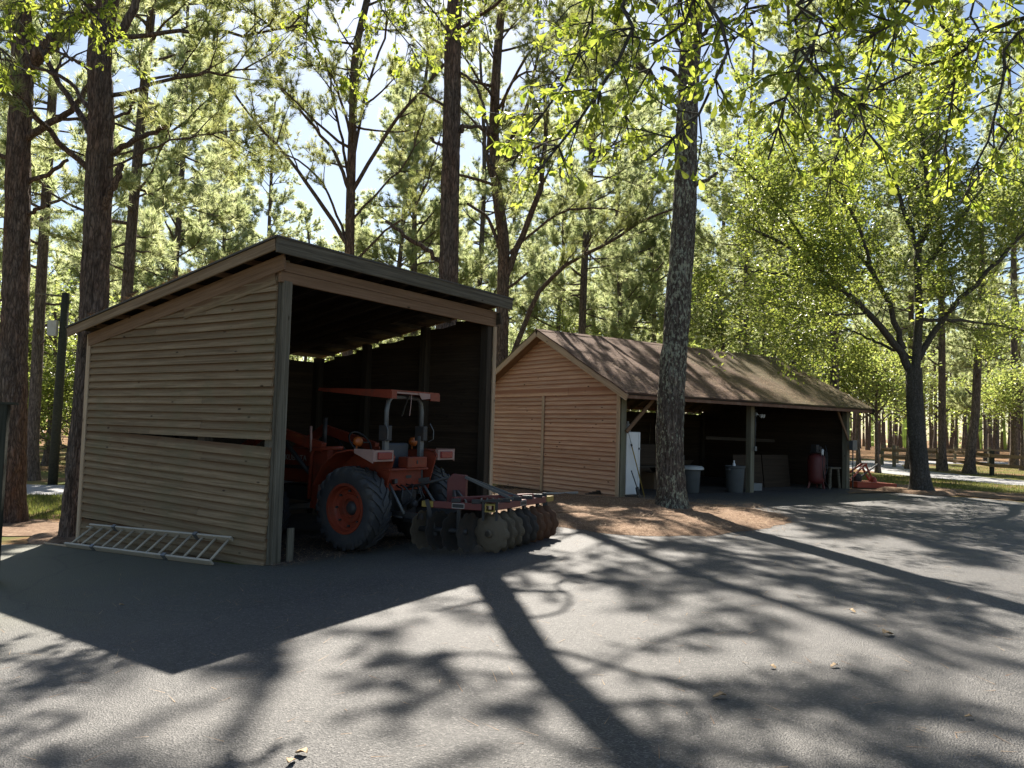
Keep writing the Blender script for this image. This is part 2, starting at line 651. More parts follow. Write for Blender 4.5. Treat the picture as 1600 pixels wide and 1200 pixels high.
# pine straw bed between the shed and the barn, a low mound
def gp(px, py):
    z = 0.0
    for _ in range(30):
        d = ray(px, py)
        P = np.array([0, 0, EYE]) + d * ((z - EYE) / d[2])
        z = gz(P[0])
    return P


def mound(name, poly, c, mat, hgt, rng, kind='structure'):
    poly = wobble(poly, .16, .045, rng)
    n = len(poly)
    c = np.array(c, float)
    vs, fs = [], []
    rings = [(1.0, 0.004), (.965, .3), (.9, .62), (.78, .85), (.6, 1.0), (.4, 1.0), (.2, .95)]
    for s, k in rings:
        for (x, y) in poly:
            p = c + (np.array([x, y]) - c) * s
            h = k * hgt * (1 + .5 * math.sin(p[0] * 3.1 + 1) * math.sin(p[1] * 2.7) + rng.uniform(-.22, .22)) if k > .01 else .004
            vs.append((p[0], p[1], gz(p[0]) + max(h, .004)))
    for i in range(len(rings) - 1):
        for k in range(n):
            k2 = (k + 1) % n
            fs.append((i * n + k, i * n + k2, (i + 1) * n + k2, (i + 1) * n + k))
    fs.append(tuple((len(rings) - 1) * n + k for k in range(n)))
    o = mesh_obj(name, vs, fs, mat, smooth=True)
    o['kind'] = kind
    return o


bed_px = [(868, 823), (900, 827), (950, 834), (1010, 838), (1100, 838), (1150, 832), (1195, 826), (1238, 816), (1222, 804), (1180, 795), (1130, 789), (1090, 787)]
bed = [tuple(gp(*p)[:2]) for p in bed_px] + [tuple(bw(.25, -.05)), tuple(bw(-.06, 0)), tuple(bw(-.06, 3.0)), tuple(bw(-.06, 5.5)), tuple(sw(5.6, 3.0)), tuple(sw(4.65, 1.2)), tuple(sw(4.62, .1)), tuple(gp(800, 812)[:2])]
mound('pine_straw_bed', bed, (1.75, 14.6), M['straw'], .06, rg)
mound('straw_heap', [(3.07 + .78 * math.cos(a) * (1 + .2 * math.sin(3 * a)), 14.81 + .72 * math.sin(a)) for a in np.linspace(0, 2 * math.pi, 17)[:-1]], (3.07, 14.81), M['straw'], .10, rg)
mound('oak_foot_litter', [(11.23 + 1.0 * math.cos(a) * (1 + .25 * math.sin(3 * a)), 21.43 + .9 * math.sin(a)) for a in np.linspace(0, 2 * math.pi, 17)[:-1]], (11.23, 21.43), M['straw'], .09, rg)
mound('pine_foot_litter', [(-6.86 + .8 * math.cos(a) * (1 + .2 * math.sin(3 * a)), 12.6 + .7 * math.sin(a)) for a in np.linspace(0, 2 * math.pi, 17)[:-1]], (-6.86, 12.6), M['straw'], .08, rg)
# floors
sheet('shed_floor', wobble([tuple(sw(-.02, -.12)), tuple(sw(1.2, -.30)), tuple(sw(2.0, -.34)), tuple(sw(3.2, -.2)), tuple(sw(4.5, -.02)), tuple(sw(4.5, 4.3)), tuple(sw(0, 4.3))], .3, .03, rg), M['dirt'], .004)
sheet('barn_floor', wobble([tuple(bw(.05, .35)), tuple(bw(4, .2)), tuple(bw(8.8, .3)), tuple(bw(8.8, 5.3)), tuple(bw(.05, 5.3))], .3, .03, rg), M['dirt'], .006)
bare_px = [(1326, 772), (1400, 766), (1470, 772), (1560, 779), (1700, 792), (1700, 776), (1560, 770), (1480, 762), (1400, 755), (1330, 757)]
mound('bare_straw_verge', [tuple(gp(*p)[:2]) for p in bare_px], tuple(gp(1470, 768)[:2]), M['straw'], .02, rg)
mound('pine_straw_patch', [tuple(gp(*p)[:2]) for p in [(-60, 838), (30, 838), (112, 838), (118, 820), (60, 812), (-60, 808)]], tuple(gp(30, 825)[:2]), M['straw'], .03, rg)


def scatter_blades(name, pts, mat, length, width, flat, rng, label, cat):
    """thin loose blades or needles strewn over pts (N,3)"""
    n = len(pts)
    a = rng.uniform(0, 2 * np.pi, n)
    el = rng.uniform(0, .5, n) ** 1.6 if flat else rng.uniform(.7, 1.5, n)
    L = length * rng.uniform(.6, 1.25, n)
    d = np.stack([np.cos(a) * np.cos(el), np.sin(a) * np.cos(el), np.sin(el)], 1) * L[:, None]
    s = np.stack([-np.sin(a), np.cos(a), np.zeros(n)], 1) * width * .5
    V = np.concatenate([pts - s, pts + s, pts + d + s * .3], 1).reshape(-1, 3)
    T = np.arange(3 * n).reshape(-1, 3)
    o = tri_obj(name, V, T, mat, tint=np.repeat(rng.uniform(0, 1, n), 3))
    tag(o, label, cat, kind='stuff')
    return o


def in_poly(P, poly):
    x, y = P[:, 0], P[:, 1]
    c = np.zeros(len(P), bool)
    n = len(poly)
    for i in range(n):
        (x1, y1), (x2, y2) = poly[i], poly[(i + 1) % n]
        k = ((y1 > y) != (y2 > y)) & (x < (x2 - x1) * (y - y1) / (y2 - y1 + 1e-12) + x1)
        c ^= k
    return c


def pts_in(poly, n, rng, dz):
    q = np.array(poly)
    lo, hi = q.min(0), q.max(0)
    P = rng.uniform(0, 1, (n * 3, 2)) * (hi - lo) + lo
    P = P[in_poly(P, poly)][:n]
    z = -.02 + .051 * (np.clip(P[:, 0], -8, 2.6) + 2.9) + rng.uniform(0, dz, len(P))
    return np.column_stack([P, z])


ng = np.random.default_rng(11)
scatter_blades('fallen_needles', np.concatenate([pts_in(bed, 22000, ng, .10), pts_in([(p[0] + .15 * (p[0] - 1.75), p[1] + .06 * (p[1] - 14.6)) for p in bed], 2500, ng, .01), pts_in([(p[0] + .34 * (p[0] - 1.75), p[1] + .16 * (p[1] - 14.6)) for p in bed], 1100, ng, .008)]), M['needle'], .17, .006, True, ng, 'loose brown pine needles heaped around the lichen covered pine', 'pine needles')
scatter_blades('shed_litter', pts_in([tuple(sw(-.1, -.35)), tuple(sw(1.4, -.5)), tuple(sw(3.0, -.45)), tuple(sw(4.6, -.1)), tuple(sw(4.6, 1.5)), tuple(sw(0, 1.5))], 3800, ng, .03), M['needle'], .14, .006, True, ng, 'dry needles and chaff littering the shed floor', 'litter')
yp = pts_in([(-5, 3), (7, 3), (11, 12), (9, 20), (3, 16), (-1, 12), (-5, 9)], 1500, ng, .006)
scatter_blades('yard_needles', yp, M['needle'], .13, .005, True, ng, 'single pine needles scattered thinly over the asphalt', 'pine needles')
scatter_blades('lawn_grass', np.concatenate([pts_in([tuple(gp(*p)[:2]) for p in [(-80, 812), (112, 812), (112, 774), (-80, 774)]], 9000, ng, .0),
                                             pts_in([(12.2, 23.0), (15.8, 20.0), (22, 16), (26, 18), (20.6, 22.6), (16.6, 26.6), (15.2, 31), (12, 30)], 16000, ng, .0),
                                             pts_in([(19.6, 29.5), (27, 24.5), (40, 30), (34, 45), (24, 44), (20, 37)], 16000, ng, .0)]),
               M['grass'], .09, .012, False, ng, 'short lawn grass beyond the yard, green and straw yellow', 'grass')

# ------------------------------------------------------------------ equipment shed
rs = random.Random(21)
SW_, SD_ = 4.53, 4.30
shed = thing('equipment_shed', 'open fronted lean-to shed of weathered lap boards sheltering the tractor', 'shed', (SH_O[0], SH_O[1], 0), R(90 - SH_TH))


OVL, OVF, OVR, OVB = .20, .17, .28, .38     # roof overhangs: left, front, right, back
def zr(v): return 3.90 - .176 * (v + .17)      # underside of the roof deck


X, Y_, Z = (1, 0, 0), (0, 1, 0), (0, 0, 1)
EXP = .1075


def side_wall(u, sgn, mat, zbase, sag=True):
    """lap boards along the depth of the shed; sgn -1: outer face towards -u"""
    k = 0
    z = zbase
    while True:
        # board top must stay under the sloping plank
        vmax = SD_
        lim = lambda v: zr(v) - .31
        if z > lim(0): break
        if z > lim(SD_): vmax = (3.90 - .31 - z) / .176 - .17 + .10
        vmax = min(vmax, SD_)
        if vmax < .25: break
        a, b = [u, 0.015 + rs.uniform(-.012, .012), z + rs.gauss(0, .003)], [u, vmax + (rs.uniform(-.01, .01) if vmax == SD_ else 0), z + rs.gauss(0, .003)]
        if sag and z < 1.46:
            drop = .120 * min(1, max(.15, (z + .35) / 1.5)) if z > .2 else .045
            a[2] -= drop
            b[2] -= .010
            if z < .1:
                b[2] -= .05
        p0, p1 = (b, a) if sgn < 0 else (a, b)
        # plank thickness direction: y = up x x ; want outward
        if sgn < 0 and rs.random() < .5 and vmax > 1.6:
            f = rs.choice((.35, .42, .5, .58, .66)) + rs.uniform(-.03, .03)
            q = [p0[i] + (p1[i] - p0[i]) * f for i in range(3)]
            q2 = [p0[i] + (p1[i] - p0[i]) * (f + .0008) for i in range(3)]
            q2[2] += rs.uniform(-.003, .003)
            plank('siding_board', mat, shed, p0, q, Z, .135, .044, 'lap', .0007, rs)
            plank('siding_board', mat, shed, q2, p1, Z, .135, .044, 'lap', .0007, rs)
        else:
            plank('siding_board', mat, shed, p0, p1, Z, .135, .044, 'lap', .0007, rs)
        z += EXP
        k += 1


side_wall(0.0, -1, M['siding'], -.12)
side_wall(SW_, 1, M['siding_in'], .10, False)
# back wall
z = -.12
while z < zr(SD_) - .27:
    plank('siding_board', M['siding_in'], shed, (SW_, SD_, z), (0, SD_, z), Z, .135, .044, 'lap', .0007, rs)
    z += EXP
# sloping planks under the rake, along the top of the side walls
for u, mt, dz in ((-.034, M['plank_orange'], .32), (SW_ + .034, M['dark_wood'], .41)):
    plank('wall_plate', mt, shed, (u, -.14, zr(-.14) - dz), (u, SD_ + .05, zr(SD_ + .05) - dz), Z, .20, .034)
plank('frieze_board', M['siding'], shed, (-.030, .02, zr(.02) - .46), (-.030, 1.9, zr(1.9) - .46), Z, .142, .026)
# posts
for (u, v, mt, wd) in ((.075, .075, M['grey_wood'], .15), (SW_ - .075, .075, M['dark_wood'], .15), (SW_ - .07, 1.45, M['dark_wood'], .14), (SW_ - .07, 2.9, M['dark_wood'], .14), (SW_ - .08, SD_ - .08, M['dark_wood'], .15),
                       (.08, SD_ - .08, M['dark_wood'], .15), (.07, 1.45, M['dark_wood'], .14), (.07, 2.9, M['dark_wood'], .14), (1.5, SD_ - .07, M['dark_wood'], .14), (3.0, SD_ - .07, M['dark_wood'], .14)):
    plank('post', mt, shed, (u, v, -.15), (u, v, zr(v) - .13), Y_, wd, wd)
for o_ in [c for c in bpy.data.objects if c.parent == shed and c.name.startswith('post')]:
    o_.matrix_basis = o_.matrix_basis @ Matrix.Translation((0, 0, -o_.data.vertices[4].co.z * .5))
plank('corner_post', M['grey_wood'], shed, (.035, -.022, -.05), (.035, -.022, 3.46), X, .135, .045)
plank('corner_trim', M['trim'], shed, (SW_ - .02, -.022, .15), (SW_ - .02, -.022, 3.44), X, .085, .03)
plank('corner_trim', M['trim'], shed, (-.035, SD_ + .005, -.25), (-.035, SD_ + .005, zr(SD_) - .14), Y_, .10, .03)
plank('short_stake', M['grey_wood'], shed, (.28, -.02, -.02), (.28, -.02, .40), X, .09, .04)
# header over the opening: two boards
plank('header', M['plank_orange'], shed, (-.02, -.02, 3.435), (SW_ + .02, -.02, 3.435), Z, .135, .045)
plank('header', M['plank_orange'], shed, (-.02, -.024, 3.572), (SW_ + .02, -.024, 3.572), Z, .125, .045)
# rafters, front to back
for i in range(8):
    u = .30 + i * (SW_ - 1.15) / 7
    plank('rafter', M['dark_wood'], shed, (u, -.14, zr(-.14) - .125), (u, SD_ + .34, zr(SD_ + .34) - .125), Z, .122, .04)
# lookouts carrying the rake overhang on both sides
for i in range(8):
    v = -.05 + i * .6
    plank('lookout', M['plank_orange'], shed, (-OVL + .02, v, zr(v) - .075), (.27, v, zr(v) - .075), Z, .07, .04)
    plank('lookout', M['dark_wood'], shed, (SW_ - .80, v, zr(v) - .075), (SW_ + OVR - .02, v, zr(v) - .075), Z, .07, .04)
# roof deck boards laid across the rafters, with felt and drip edge
nv = 24
v0, v1 = -OVF + .01, SD_ + OVB - .01
for i in range(nv):
    a_, b_ = v0 + (v1 - v0) * i / nv, v0 + (v1 - v0) * (i + 1) / nv - .006
    plank('deck_board', M['deck'], shed, (-OVL + .01, (a_ + b_) / 2, zr((a_ + b_) / 2)), (SW_ + OVR - .01, (a_ + b_) / 2, zr((a_ + b_) / 2)), (0, .176, 1), .02, b_ - a_)
M['felt'] = m_plain('roof_felt', (.075, .07, .065), .9, wear_col=(.16, .12, .08), wear=.6, scale=4, bstr=.6)
mb = MB()
mb.plate([(-OVL - .04, v0 - .05, zr(v0 - .05) + .026), (SW_ + OVR + .03, v0 - .05, zr(v0 - .05) + .026), (SW_ + OVR + .03, v1 + .03, zr(v1 + .03) + .026), (-OVL - .04, v1 + .03, zr(v1 + .03) + .026)], (0, 0, .022))
mb.build('roofing', M['felt'], shed)
plank('front_fascia', M['grey_wood'], shed, (-OVL - .012, -OVF - .012, zr(-OVF) - .15), (SW_ + OVR, -OVF - .012, zr(-OVF) - .15), Z, .185, .032)
plank('rake_fascia', M['tan_board'], shed, (-OVL, SD_ + OVB, zr(SD_ + OVB) - .115), (-OVL, -OVF + .005, zr(-OVF + .005) - .115), Z, .14, .03)
plank('rake_fascia', M['tan_board'], shed, (SW_ + OVR, SD_ + OVB, zr(SD_ + OVB) - .03), (SW_ + OVR, -OVF + .005, zr(-OVF) - .03), Z, .055, .03)

# ------------------------------------------------------------------ barn
BZ = .25
barn = thing('equipment_barn', 'long gabled barn with warm board gable and open dark front behind the lichen pine', 'barn', (BA_O[0], BA_O[1], BZ), R(90 - BA_TH))
rb = random.Random(8)
BG, BL, ZE, ZRG = 5.36, 8.85, 2.27, 3.86     # gable width, length, eave and ridge height above the floor
RV = BG / 2
SL = (ZRG - ZE) / (RV + .45)


def zb(v): return ZRG - SL * abs(v - RV) - .03


z = -.04
zb_top = 2.27
while z < zb_top - .09:
    jl, jr = rb.gauss(0, .002), rb.gauss(0, .002)
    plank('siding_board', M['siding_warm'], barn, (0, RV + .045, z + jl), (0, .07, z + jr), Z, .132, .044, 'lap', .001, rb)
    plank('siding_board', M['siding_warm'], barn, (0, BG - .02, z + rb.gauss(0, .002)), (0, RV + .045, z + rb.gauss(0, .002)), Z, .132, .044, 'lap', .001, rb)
    z += .1045
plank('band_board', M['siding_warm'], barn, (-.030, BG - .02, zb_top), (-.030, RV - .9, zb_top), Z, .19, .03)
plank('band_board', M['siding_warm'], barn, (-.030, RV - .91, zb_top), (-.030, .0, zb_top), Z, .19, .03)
z = zb_top + .185
while z < zb(RV) - .15:
    hw = (ZRG - .06 - z) / SL
    if hw < .12: break
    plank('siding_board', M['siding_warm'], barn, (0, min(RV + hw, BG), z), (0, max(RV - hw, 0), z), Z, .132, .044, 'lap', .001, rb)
    z += .1045
plank('batten', M['trim'], barn, (-.054, RV - .005, -.06), (-.054, RV - .005, zb_top - .003), Y_, .095, .022)
plank('corner_trim', M['trim'], barn, (-.038, .0, -.08), (-.038, .0, zb_top - .003), Y_, .10, .032)
plank('corner_post', M['green_wood'], barn, (.085, .0, -.05), (.085, .0, zb_top + .02), Y_, .14, .16)
# inner and far walls
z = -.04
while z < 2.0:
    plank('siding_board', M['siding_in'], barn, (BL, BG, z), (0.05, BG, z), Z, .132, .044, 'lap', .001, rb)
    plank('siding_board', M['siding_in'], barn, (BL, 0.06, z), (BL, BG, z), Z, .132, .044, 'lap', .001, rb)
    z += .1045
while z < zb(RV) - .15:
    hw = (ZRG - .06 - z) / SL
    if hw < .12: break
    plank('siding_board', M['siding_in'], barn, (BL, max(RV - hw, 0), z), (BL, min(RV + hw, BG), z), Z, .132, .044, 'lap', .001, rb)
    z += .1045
for u in (4.52, 8.78):
    plank('post', M['green_wood'], barn, (u, -.005, -.05), (u, -.005, 2.2), Y_, .15, .15)
for u in (.1, 2.2, 4.5, 6.6, 8.75):
    plank('post', M['dark_wood'], barn, (u, BG - .14, -.05), (u, BG - .14, 2.15), Y_, .12, .12)
plank('header', M['dark_wood'], barn, (.0, .0, 2.20), (BL + .05, .0, 2.20), Z, .17, .07)
plank('brace', M['plank_orange'], barn, (.17, -.03, 1.42), (.98, -.03, 2.16), Z, .085, .045)
plank('brace', M['plank_orange'], barn, (8.72, -.03, 1.35), (8.18, -.03, 2.16), Z, .07, .04)
plank('rail', M['dark_wood'], barn, (4.62, 1.6, 1.30), (7.6, 1.6, 1.25), Z, .09, .04)
for i in range(16):
    u = .05 + i * (BL - .1) / 15
    for s in (1, -1):
        e = RV + .40
        plank('rafter', M['dark_wood'], barn, (u, RV - s * e, zb(RV - s * e) - .125), (u, RV - s * .02, zb(RV) - .125), Z, .12, .04)


# roof: plank deck below, shingles above
def m_shingle():
    t = NT('needle_strewn_shingles')
    v = t.coords('Object', (1, 1, 1))
    br = t.n('TexBrick')
    br.offset = .5
    br.inputs['Scale'].default_value = 1.0
    br.inputs['Brick Width'].default_value = .3
    br.inputs['Row Height'].default_value = .14
    br.inputs['Mortar Size'].default_value = .008
    br.inputs['Color1'].default_value = (.085, .046, .032, 1)
    br.inputs['Color2'].default_value = (.135, .08, .058, 1)
    br.inputs['Mortar'].default_value = (.05, .032, .024, 1)
    t.l(v, br.inputs['Vector'])
    gr = t.noise(v, 120, 3, .7)
    c = t.mix(t.math('MULTIPLY', gr, .6), br.outputs['Color'], (.17, .108, .078))
    mo = t.noise(t.coords('Object', (.35, .16, 1)), 2.0, 5, .65)
    sx = t.n('SeparateXYZ'); t.l(v, sx.inputs[0])
    side = t.math('MULTIPLY_ADD', sx.outputs[0], .055, -.2)
    c = t.mix(t.ramp(t.math('ADD', mo, side), [(.48, 0.0), (.68, .85)]), c, (.10, .088, .038))
    st = t.noise(t.coords('Object', (30, 9, 1)), 1.0, 5, .75)
    c = t.mix(t.ramp(st, [(.50, 0.0), (.66, .7)]), c, (.20, .11, .062))
    h = t.math('ADD', t.math('MULTIPLY', br.outputs['Fac'], -1.0), t.math('MULTIPLY', st, .6))
    return t.principled(c, .9, spec=.2, bump=h, bstr=.8, bdist=.015)


M['shingle'] = m_shingle()
M['rust'] = m_plain('rusty_drip_edge', (.17, .085, .05), .7, .3, wear_col=(.30, .22, .16), wear=.6, scale=5)
UL0, UL1 = -.36, BL + .36
for s in (1, -1):
    e = RV + .50
    lowv, low = RV - s * e, ZRG - SL * e
    d = np.array([0, s * e, ZRG - low]); L = np.linalg.norm(d); d /= L
    # slab in its own coordinates: x along the ridge, y up the slope; gently waved
    nx, ny = 40, 16
    vs, fs = [], []
    for top in (1, 0):
        for j in range(ny + 1):
            for i in range(nx + 1):
                x_, y_ = (UL1 - UL0) * i / nx, L * j / ny
                wz = .010 * math.sin(x_ * 1.7 + j) * math.sin(y_ * 2.1) + .006 * math.sin(x_ * 5.3 + y_ * 3)
                vs.append((x_, y_, (.045 if top else .012) + wz))
    q = (nx + 1) * (ny + 1)
    for j in range(ny):
        for i in range(nx):
            a = j * (nx + 1) + i
            fs.append((a, a + 1, a + nx + 2, a + nx + 1))
            fs.append((q + a, q + a + nx + 1, q + a + nx + 2, q + a + 1))
    for i in range(nx):
        fs.append((i, q + i, q + i + 1, i + 1)); a = ny * (nx + 1) + i; fs.append((a, a + 1, q + a + 1, q + a))
    for j in range(ny):
        a = j * (nx + 1); fs.append((a, a + nx + 1, q + a + nx + 1, q + a)); a += nx; fs.append((a, q + a, q + a + nx + 1, a + nx + 1))
    o = mesh_obj('roof_slope', vs, fs, M['shingle'], barn)
    if s == 1:
        m = Matrix((Vector((1, 0, 0)), Vector(d), Vector((1, 0, 0)).cross(Vector(d)))).transposed().to_4x4(); m.translation = (UL0, lowv, low)
    else:
        m = Matrix((Vector((-1, 0, 0)), Vector(d), Vector((-1, 0, 0)).cross(Vector(d)))).transposed().to_4x4(); m.translation = (UL1, lowv, low)
    o.matrix_basis = m
    # deck
    for i in range(12):
        f0, f1 = i / 12, (i + 1) / 12 - .004
        p = np.array([UL0 + .03, lowv, low - .012]) + d * L * (f0 + f1) / 2
        plank('deck_board', M['deck'], barn, p, p + np.array([UL1 - UL0 - .06, 0, 0]), np.cross([1, 0, 0], d) if s == 1 else np.cross(d, [1, 0, 0]), .018, L * (f1 - f0))
    plank('eave_fascia', M['rust'], barn, (UL0 + .02, lowv + s * .03, low - .085), (UL1 - .02, lowv + s * .03, low - .085), Z, .105, .03)
    for uu, mt in ((UL0 + .014, M['trim']), (UL1 - .014, M['dark_wood'])):
        plank('rake_fascia', mt, barn, (uu, lowv, low - .135), (uu, RV + s * .006, ZRG - .135), Z, .145, .028)
mb = MB()
mb.plate([(UL0 - .01, RV - .13, ZRG - .01), (UL0 - .01, RV, ZRG + .055), (UL0 - .01, RV + .13, ZRG - .01), (UL0 - .01, RV, ZRG + .045)], (UL1 - UL0 + .02, 0, 0))
mb.build('ridge_cap', M['shingle'], barn)
plank('soffit_plank', M['plank_orange'], barn, (-.17, .05, zb(.05) - .045), (-.17, RV, zb(RV) - .045), Z, .02, .30)
plank('soffit_plank', M['plank_orange'], barn, (-.17, BG - .05, zb(.05) - .045), (-.17, RV, zb(RV) - .045), Z, .02, .30)


# pine needles lying on the roofs
def roof_needles(parent, n, fn, name, rng, mat):
    u_, t_, z_, du, dv_ = fn(rng, n)
    a = rng.uniform(0, 2 * np.pi, n)
    L = .16 * rng.uniform(.6, 1.2, n)
    P = u_[:, None] * 0 + np.stack([u_, t_, z_], 1)
    d = np.cos(a)[:, None] * du + np.sin(a)[:, None] * dv_
    sd = -np.sin(a)[:, None] * du + np.cos(a)[:, None] * dv_
    V = np.stack([P - sd * .004, P + sd * .004, P + d * L[:, None] + np.array([0, 0, .012])], 1).reshape(-1, 3)
    o_ = tri_obj(name, V, np.arange(3 * n).reshape(-1, 3), mat, parent, tint=np.repeat(rng.uniform(0, 1, n), 3))
    o_['kind'] = 'stuff'


def on_barn(rng, n):
    u_ = rng.uniform(UL0, UL1, n)
    f = rng.beta(.9, 1.6, n)
    e = RV + .5
    v_ = RV - e * (1 - f)
    return u_, v_, ZRG - SL * (RV - v_) + .062 + rng.uniform(0, .02, n), np.array([1.0, 0, 0]), unit([0, 1.0, SL])


def on_shed(rng, n):
    u_ = np.where(rng.uniform(size=n) < .5, -.2 + np.abs(rng.normal(0, .25, n)), rng.uniform(-.2, SW_, n))
    v_ = rng.uniform(-.17, SD_ + .3, n)
    return u_, v_, 3.90 - .176 * (v_ + .17) + .05 + rng.uniform(0, .03, n), np.array([1.0, 0, 0]), unit([0, 1.0, -.176])


roof_needles(barn, 5500, on_barn, 'roof_needles', np.random.default_rng(4), M['needle'])
roof_needles(shed, 3500, on_shed, 'roof_needles', np.random.default_rng(6), M['needle'])

# ------------------------------------------------------------------ tractor
M['orange'] = m_plain('faded_orange_paint', (.215, .036, .015), .6, spec=.3, wear_col=(.085, .034, .02), wear=.75, scale=5, coat=.15)
M['red'] = m_plain('dull_red_paint', (.13, .024, .021), .5, wear_col=(.10, .03, .025), wear=.5, scale=5)
M['tyre'] = m_plain('tyre_rubber', (.030, .031, .034), .62, wear_col=(.09, .075, .055), wear=.5, scale=6, bstr=.3)
M['iron'] = m_plain('greasy_iron', (.045, .044, .044), .55, .3, wear_col=(.12, .075, .045), wear=.5, scale=8)
M['steel'] = m_plain('grey_painted_steel', (.13, .135, .135), .45, .3, wear_col=(.11, .10, .09), wear=.4)
M['black'] = m_plain('black_plastic', (.02, .02, .021), .5)
M['amber'] = m_plain('amber_lens', (.34, .085, .014), .35, wear=.1)
M['lens'] = m_plain('red_lens', (.22, .015, .02), .2, wear=.1)
M['cream'] = m_plain('pale_trim_paint', (.33, .20, .165), .5, wear=.2)
M['yellow'] = m_plain('yellow_paint', (.30, .21, .035), .55, wear_col=(.2, .13, .04), wear=.5)
M['white'] = m_plain('white_enamel', (.74, .74, .72), .4, wear_col=(.55, .52, .46), wear=.3)
M['grime_white'] = m_plain('dirty_white_plastic', (.42, .42, .39), .5, wear_col=(.26, .24, .21), wear=.5)
M['print'] = m_plain('pale_lettering', (.40, .38, .34), .6, wear=.1)
M['disc'] = m_plain('soil_caked_steel', (.13, .102, .068), .75, .15, wear_col=(.10, .07, .045), wear=.7, scale=9, bstr=.5)
M['disc_rust_lit'] = m_plain('rusted_backlit_disc_steel', (.13, .066, .036), .8, .2, wear_col=(.07, .04, .025), wear=.7, scale=10, bstr=.5)  # rust, with the orange of back light on the far discs painted in
M['dark_disc'] = m_plain('dark_disc_steel', (.04, .034, .028), .75, wear_col=(.09, .055, .035), wear=.6, scale=10, bstr=.4)
M['alu'] = m_plain('weathered_aluminium', (.45, .385, .29), .55, .05, wear_col=(.30, .27, .22), wear=.5, scale=7)
M['seat'] = m_plain('dark_vinyl', (.03, .035, .045), .5)

tp = sw(1.90, -.20)
tractor = thing('tractor', 'faded orange tractor with canopy, backed half out of the open shed', 'tractor', (tp[0], tp[1], gz(tp[0]) + .004), R(90 - SH_TH))
# own axes: +x to its right, +y forward into the shed


def wheel(x, y, r, wd, out, rim_r, name='rear_wheel'):
    """out: +1/-1, the side the dished disc faces"""
    hub = mesh_obj(name, *(lambda b: (b.v, b.f))(MB().lathe([(.06, -.09), (.10, -.09), (.10, .02), (.07, .06), (.05, .07)], (x, y, r), (out, 0, 0), 16)), M['iron'], tractor, True)
    h = wd / 2
    prof = [(rim_r - .01, -h * .82), (rim_r + .03, -h * .95), (r * .80, -h * 1.0), (r * .90, -h * .97), (r * .955, -h * .80), (r * .965, -h * .4), (r * .97, 0), (r * .965, h * .4), (r * .955, h * .80), (r * .90, h * .97), (r * .80, h * 1.0), (rim_r + .03, h * .95), (rim_r - .01, h * .82)]
    b = MB().lathe(prof, (x, y, r), (out, 0, 0), 48, cap=False)
    n = 20
    for k in range(n):
        for s in (-1, 1):
            a0 = 2 * math.pi * (k + (.5 if s > 0 else 0)) / n
            pts = []
            for (fx, da) in ((.02, .30), (.5, .12), (.98, -.05), (1.03, -.09)):
                rr = r * (1.0 if fx < .9 else (.975 if fx < 1 else .88))
                pts.append((fx, a0 + da, rr))
            top, bot, wid = [], [], .058
            for fx, aa, rr in pts:
                for dw in (-wid, wid):
                    c, s_ = math.cos(aa + dw), math.sin(aa + dw)
                    top.append((x + s * fx * h, y + c * rr, r + s_ * rr))
                    bot.append((x + s * fx * h * .97, y + c * rr * .93, r + s_ * rr * .93))
            vs = top + bot
            fs = []
            m_ = len(pts)
            for i in range(m_ - 1):
                a, c = 2 * i, 2 * i + 2
                fs += [(a, a + 1, c + 1, c), (a, c, 2 * m_ + c, 2 * m_ + a), (a + 1, 2 * m_ + a + 1, 2 * m_ + c + 1, c + 1)]
            fs += [(0, 2 * m_, 2 * m_ + 1, 1), (2 * m_ - 2, 2 * m_ - 1, 4 * m_ - 1, 4 * m_ - 2)]
            b.add(vs, fs)
    b.build('tyre', M['tyre'], hub, auto=40)
    pr = [(rim_r + .015, h * .90), (rim_r + .012, h * .98), (rim_r - .02, h * .96), (rim_r - .035, h * .55), (rim_r - .055, h * .50), (rim_r - .07, h * .34), (rim_r * .62, h * .22), (rim_r * .58, h * .34), (rim_r * .40, h * .36), (rim_r * .36, h * .16), (.0, h * .14)]
    MB().lathe(pr, (x, y, r), (out, 0, 0), 40, cap=False).build('rim', M['orange'], hub, auto=35)
    pr2 = [(rim_r + .01, -h * .90), (rim_r - .03, -h * .6), (rim_r - .05, h * .3), (0, h * .1)]
    MB().lathe(pr2, (x, y, r), (out, 0, 0), 32, cap=False).build('rim_back', M['orange'], hub, auto=35)
    for k in range(8):
        a = 2 * math.pi * k / 8
        p = (x + out * h * .34, y + math.cos(a) * rim_r * .72, r + math.sin(a) * rim_r * .72)
        MB().lathe([(.016, 0), (.016, .03)], p, (out, 0, 0), 6).build('wheel_nut', M['iron'], hub)
    return hub


RT = .555
wheel(-.70, 0, RT, .34, -1, .32)
wheel(.70, 0, RT, .34, 1, .32)
wheel(-.66, 1.78, .38, .24, -1, .20, 'front_wheel')
wheel(.66, 1.78, .38, .24, 1, .20, 'front_wheel')
RT = .59
MB().tube([(-.6, 0, .555), (-.3, 0, .555), (.3, 0, .555), (.6, 0, .555)], [.085, .12, .12, .085], 12).build('rear_axle', M['iron'], tractor, True)
MB().box(-.24, .24, -.22, .75, .42, .86).box(-.2, .2, .7, 1.25, .45, .8).build('transmission', M['iron'], tractor, bevel=.03)
MB().box(-.17, .17, 1.2, 2.25, .5, .72).bar((-.6, 1.78, .40), (.6, 1.78, .40), .1, .1).build('front_axle', M['iron'], tractor, bevel=.02)
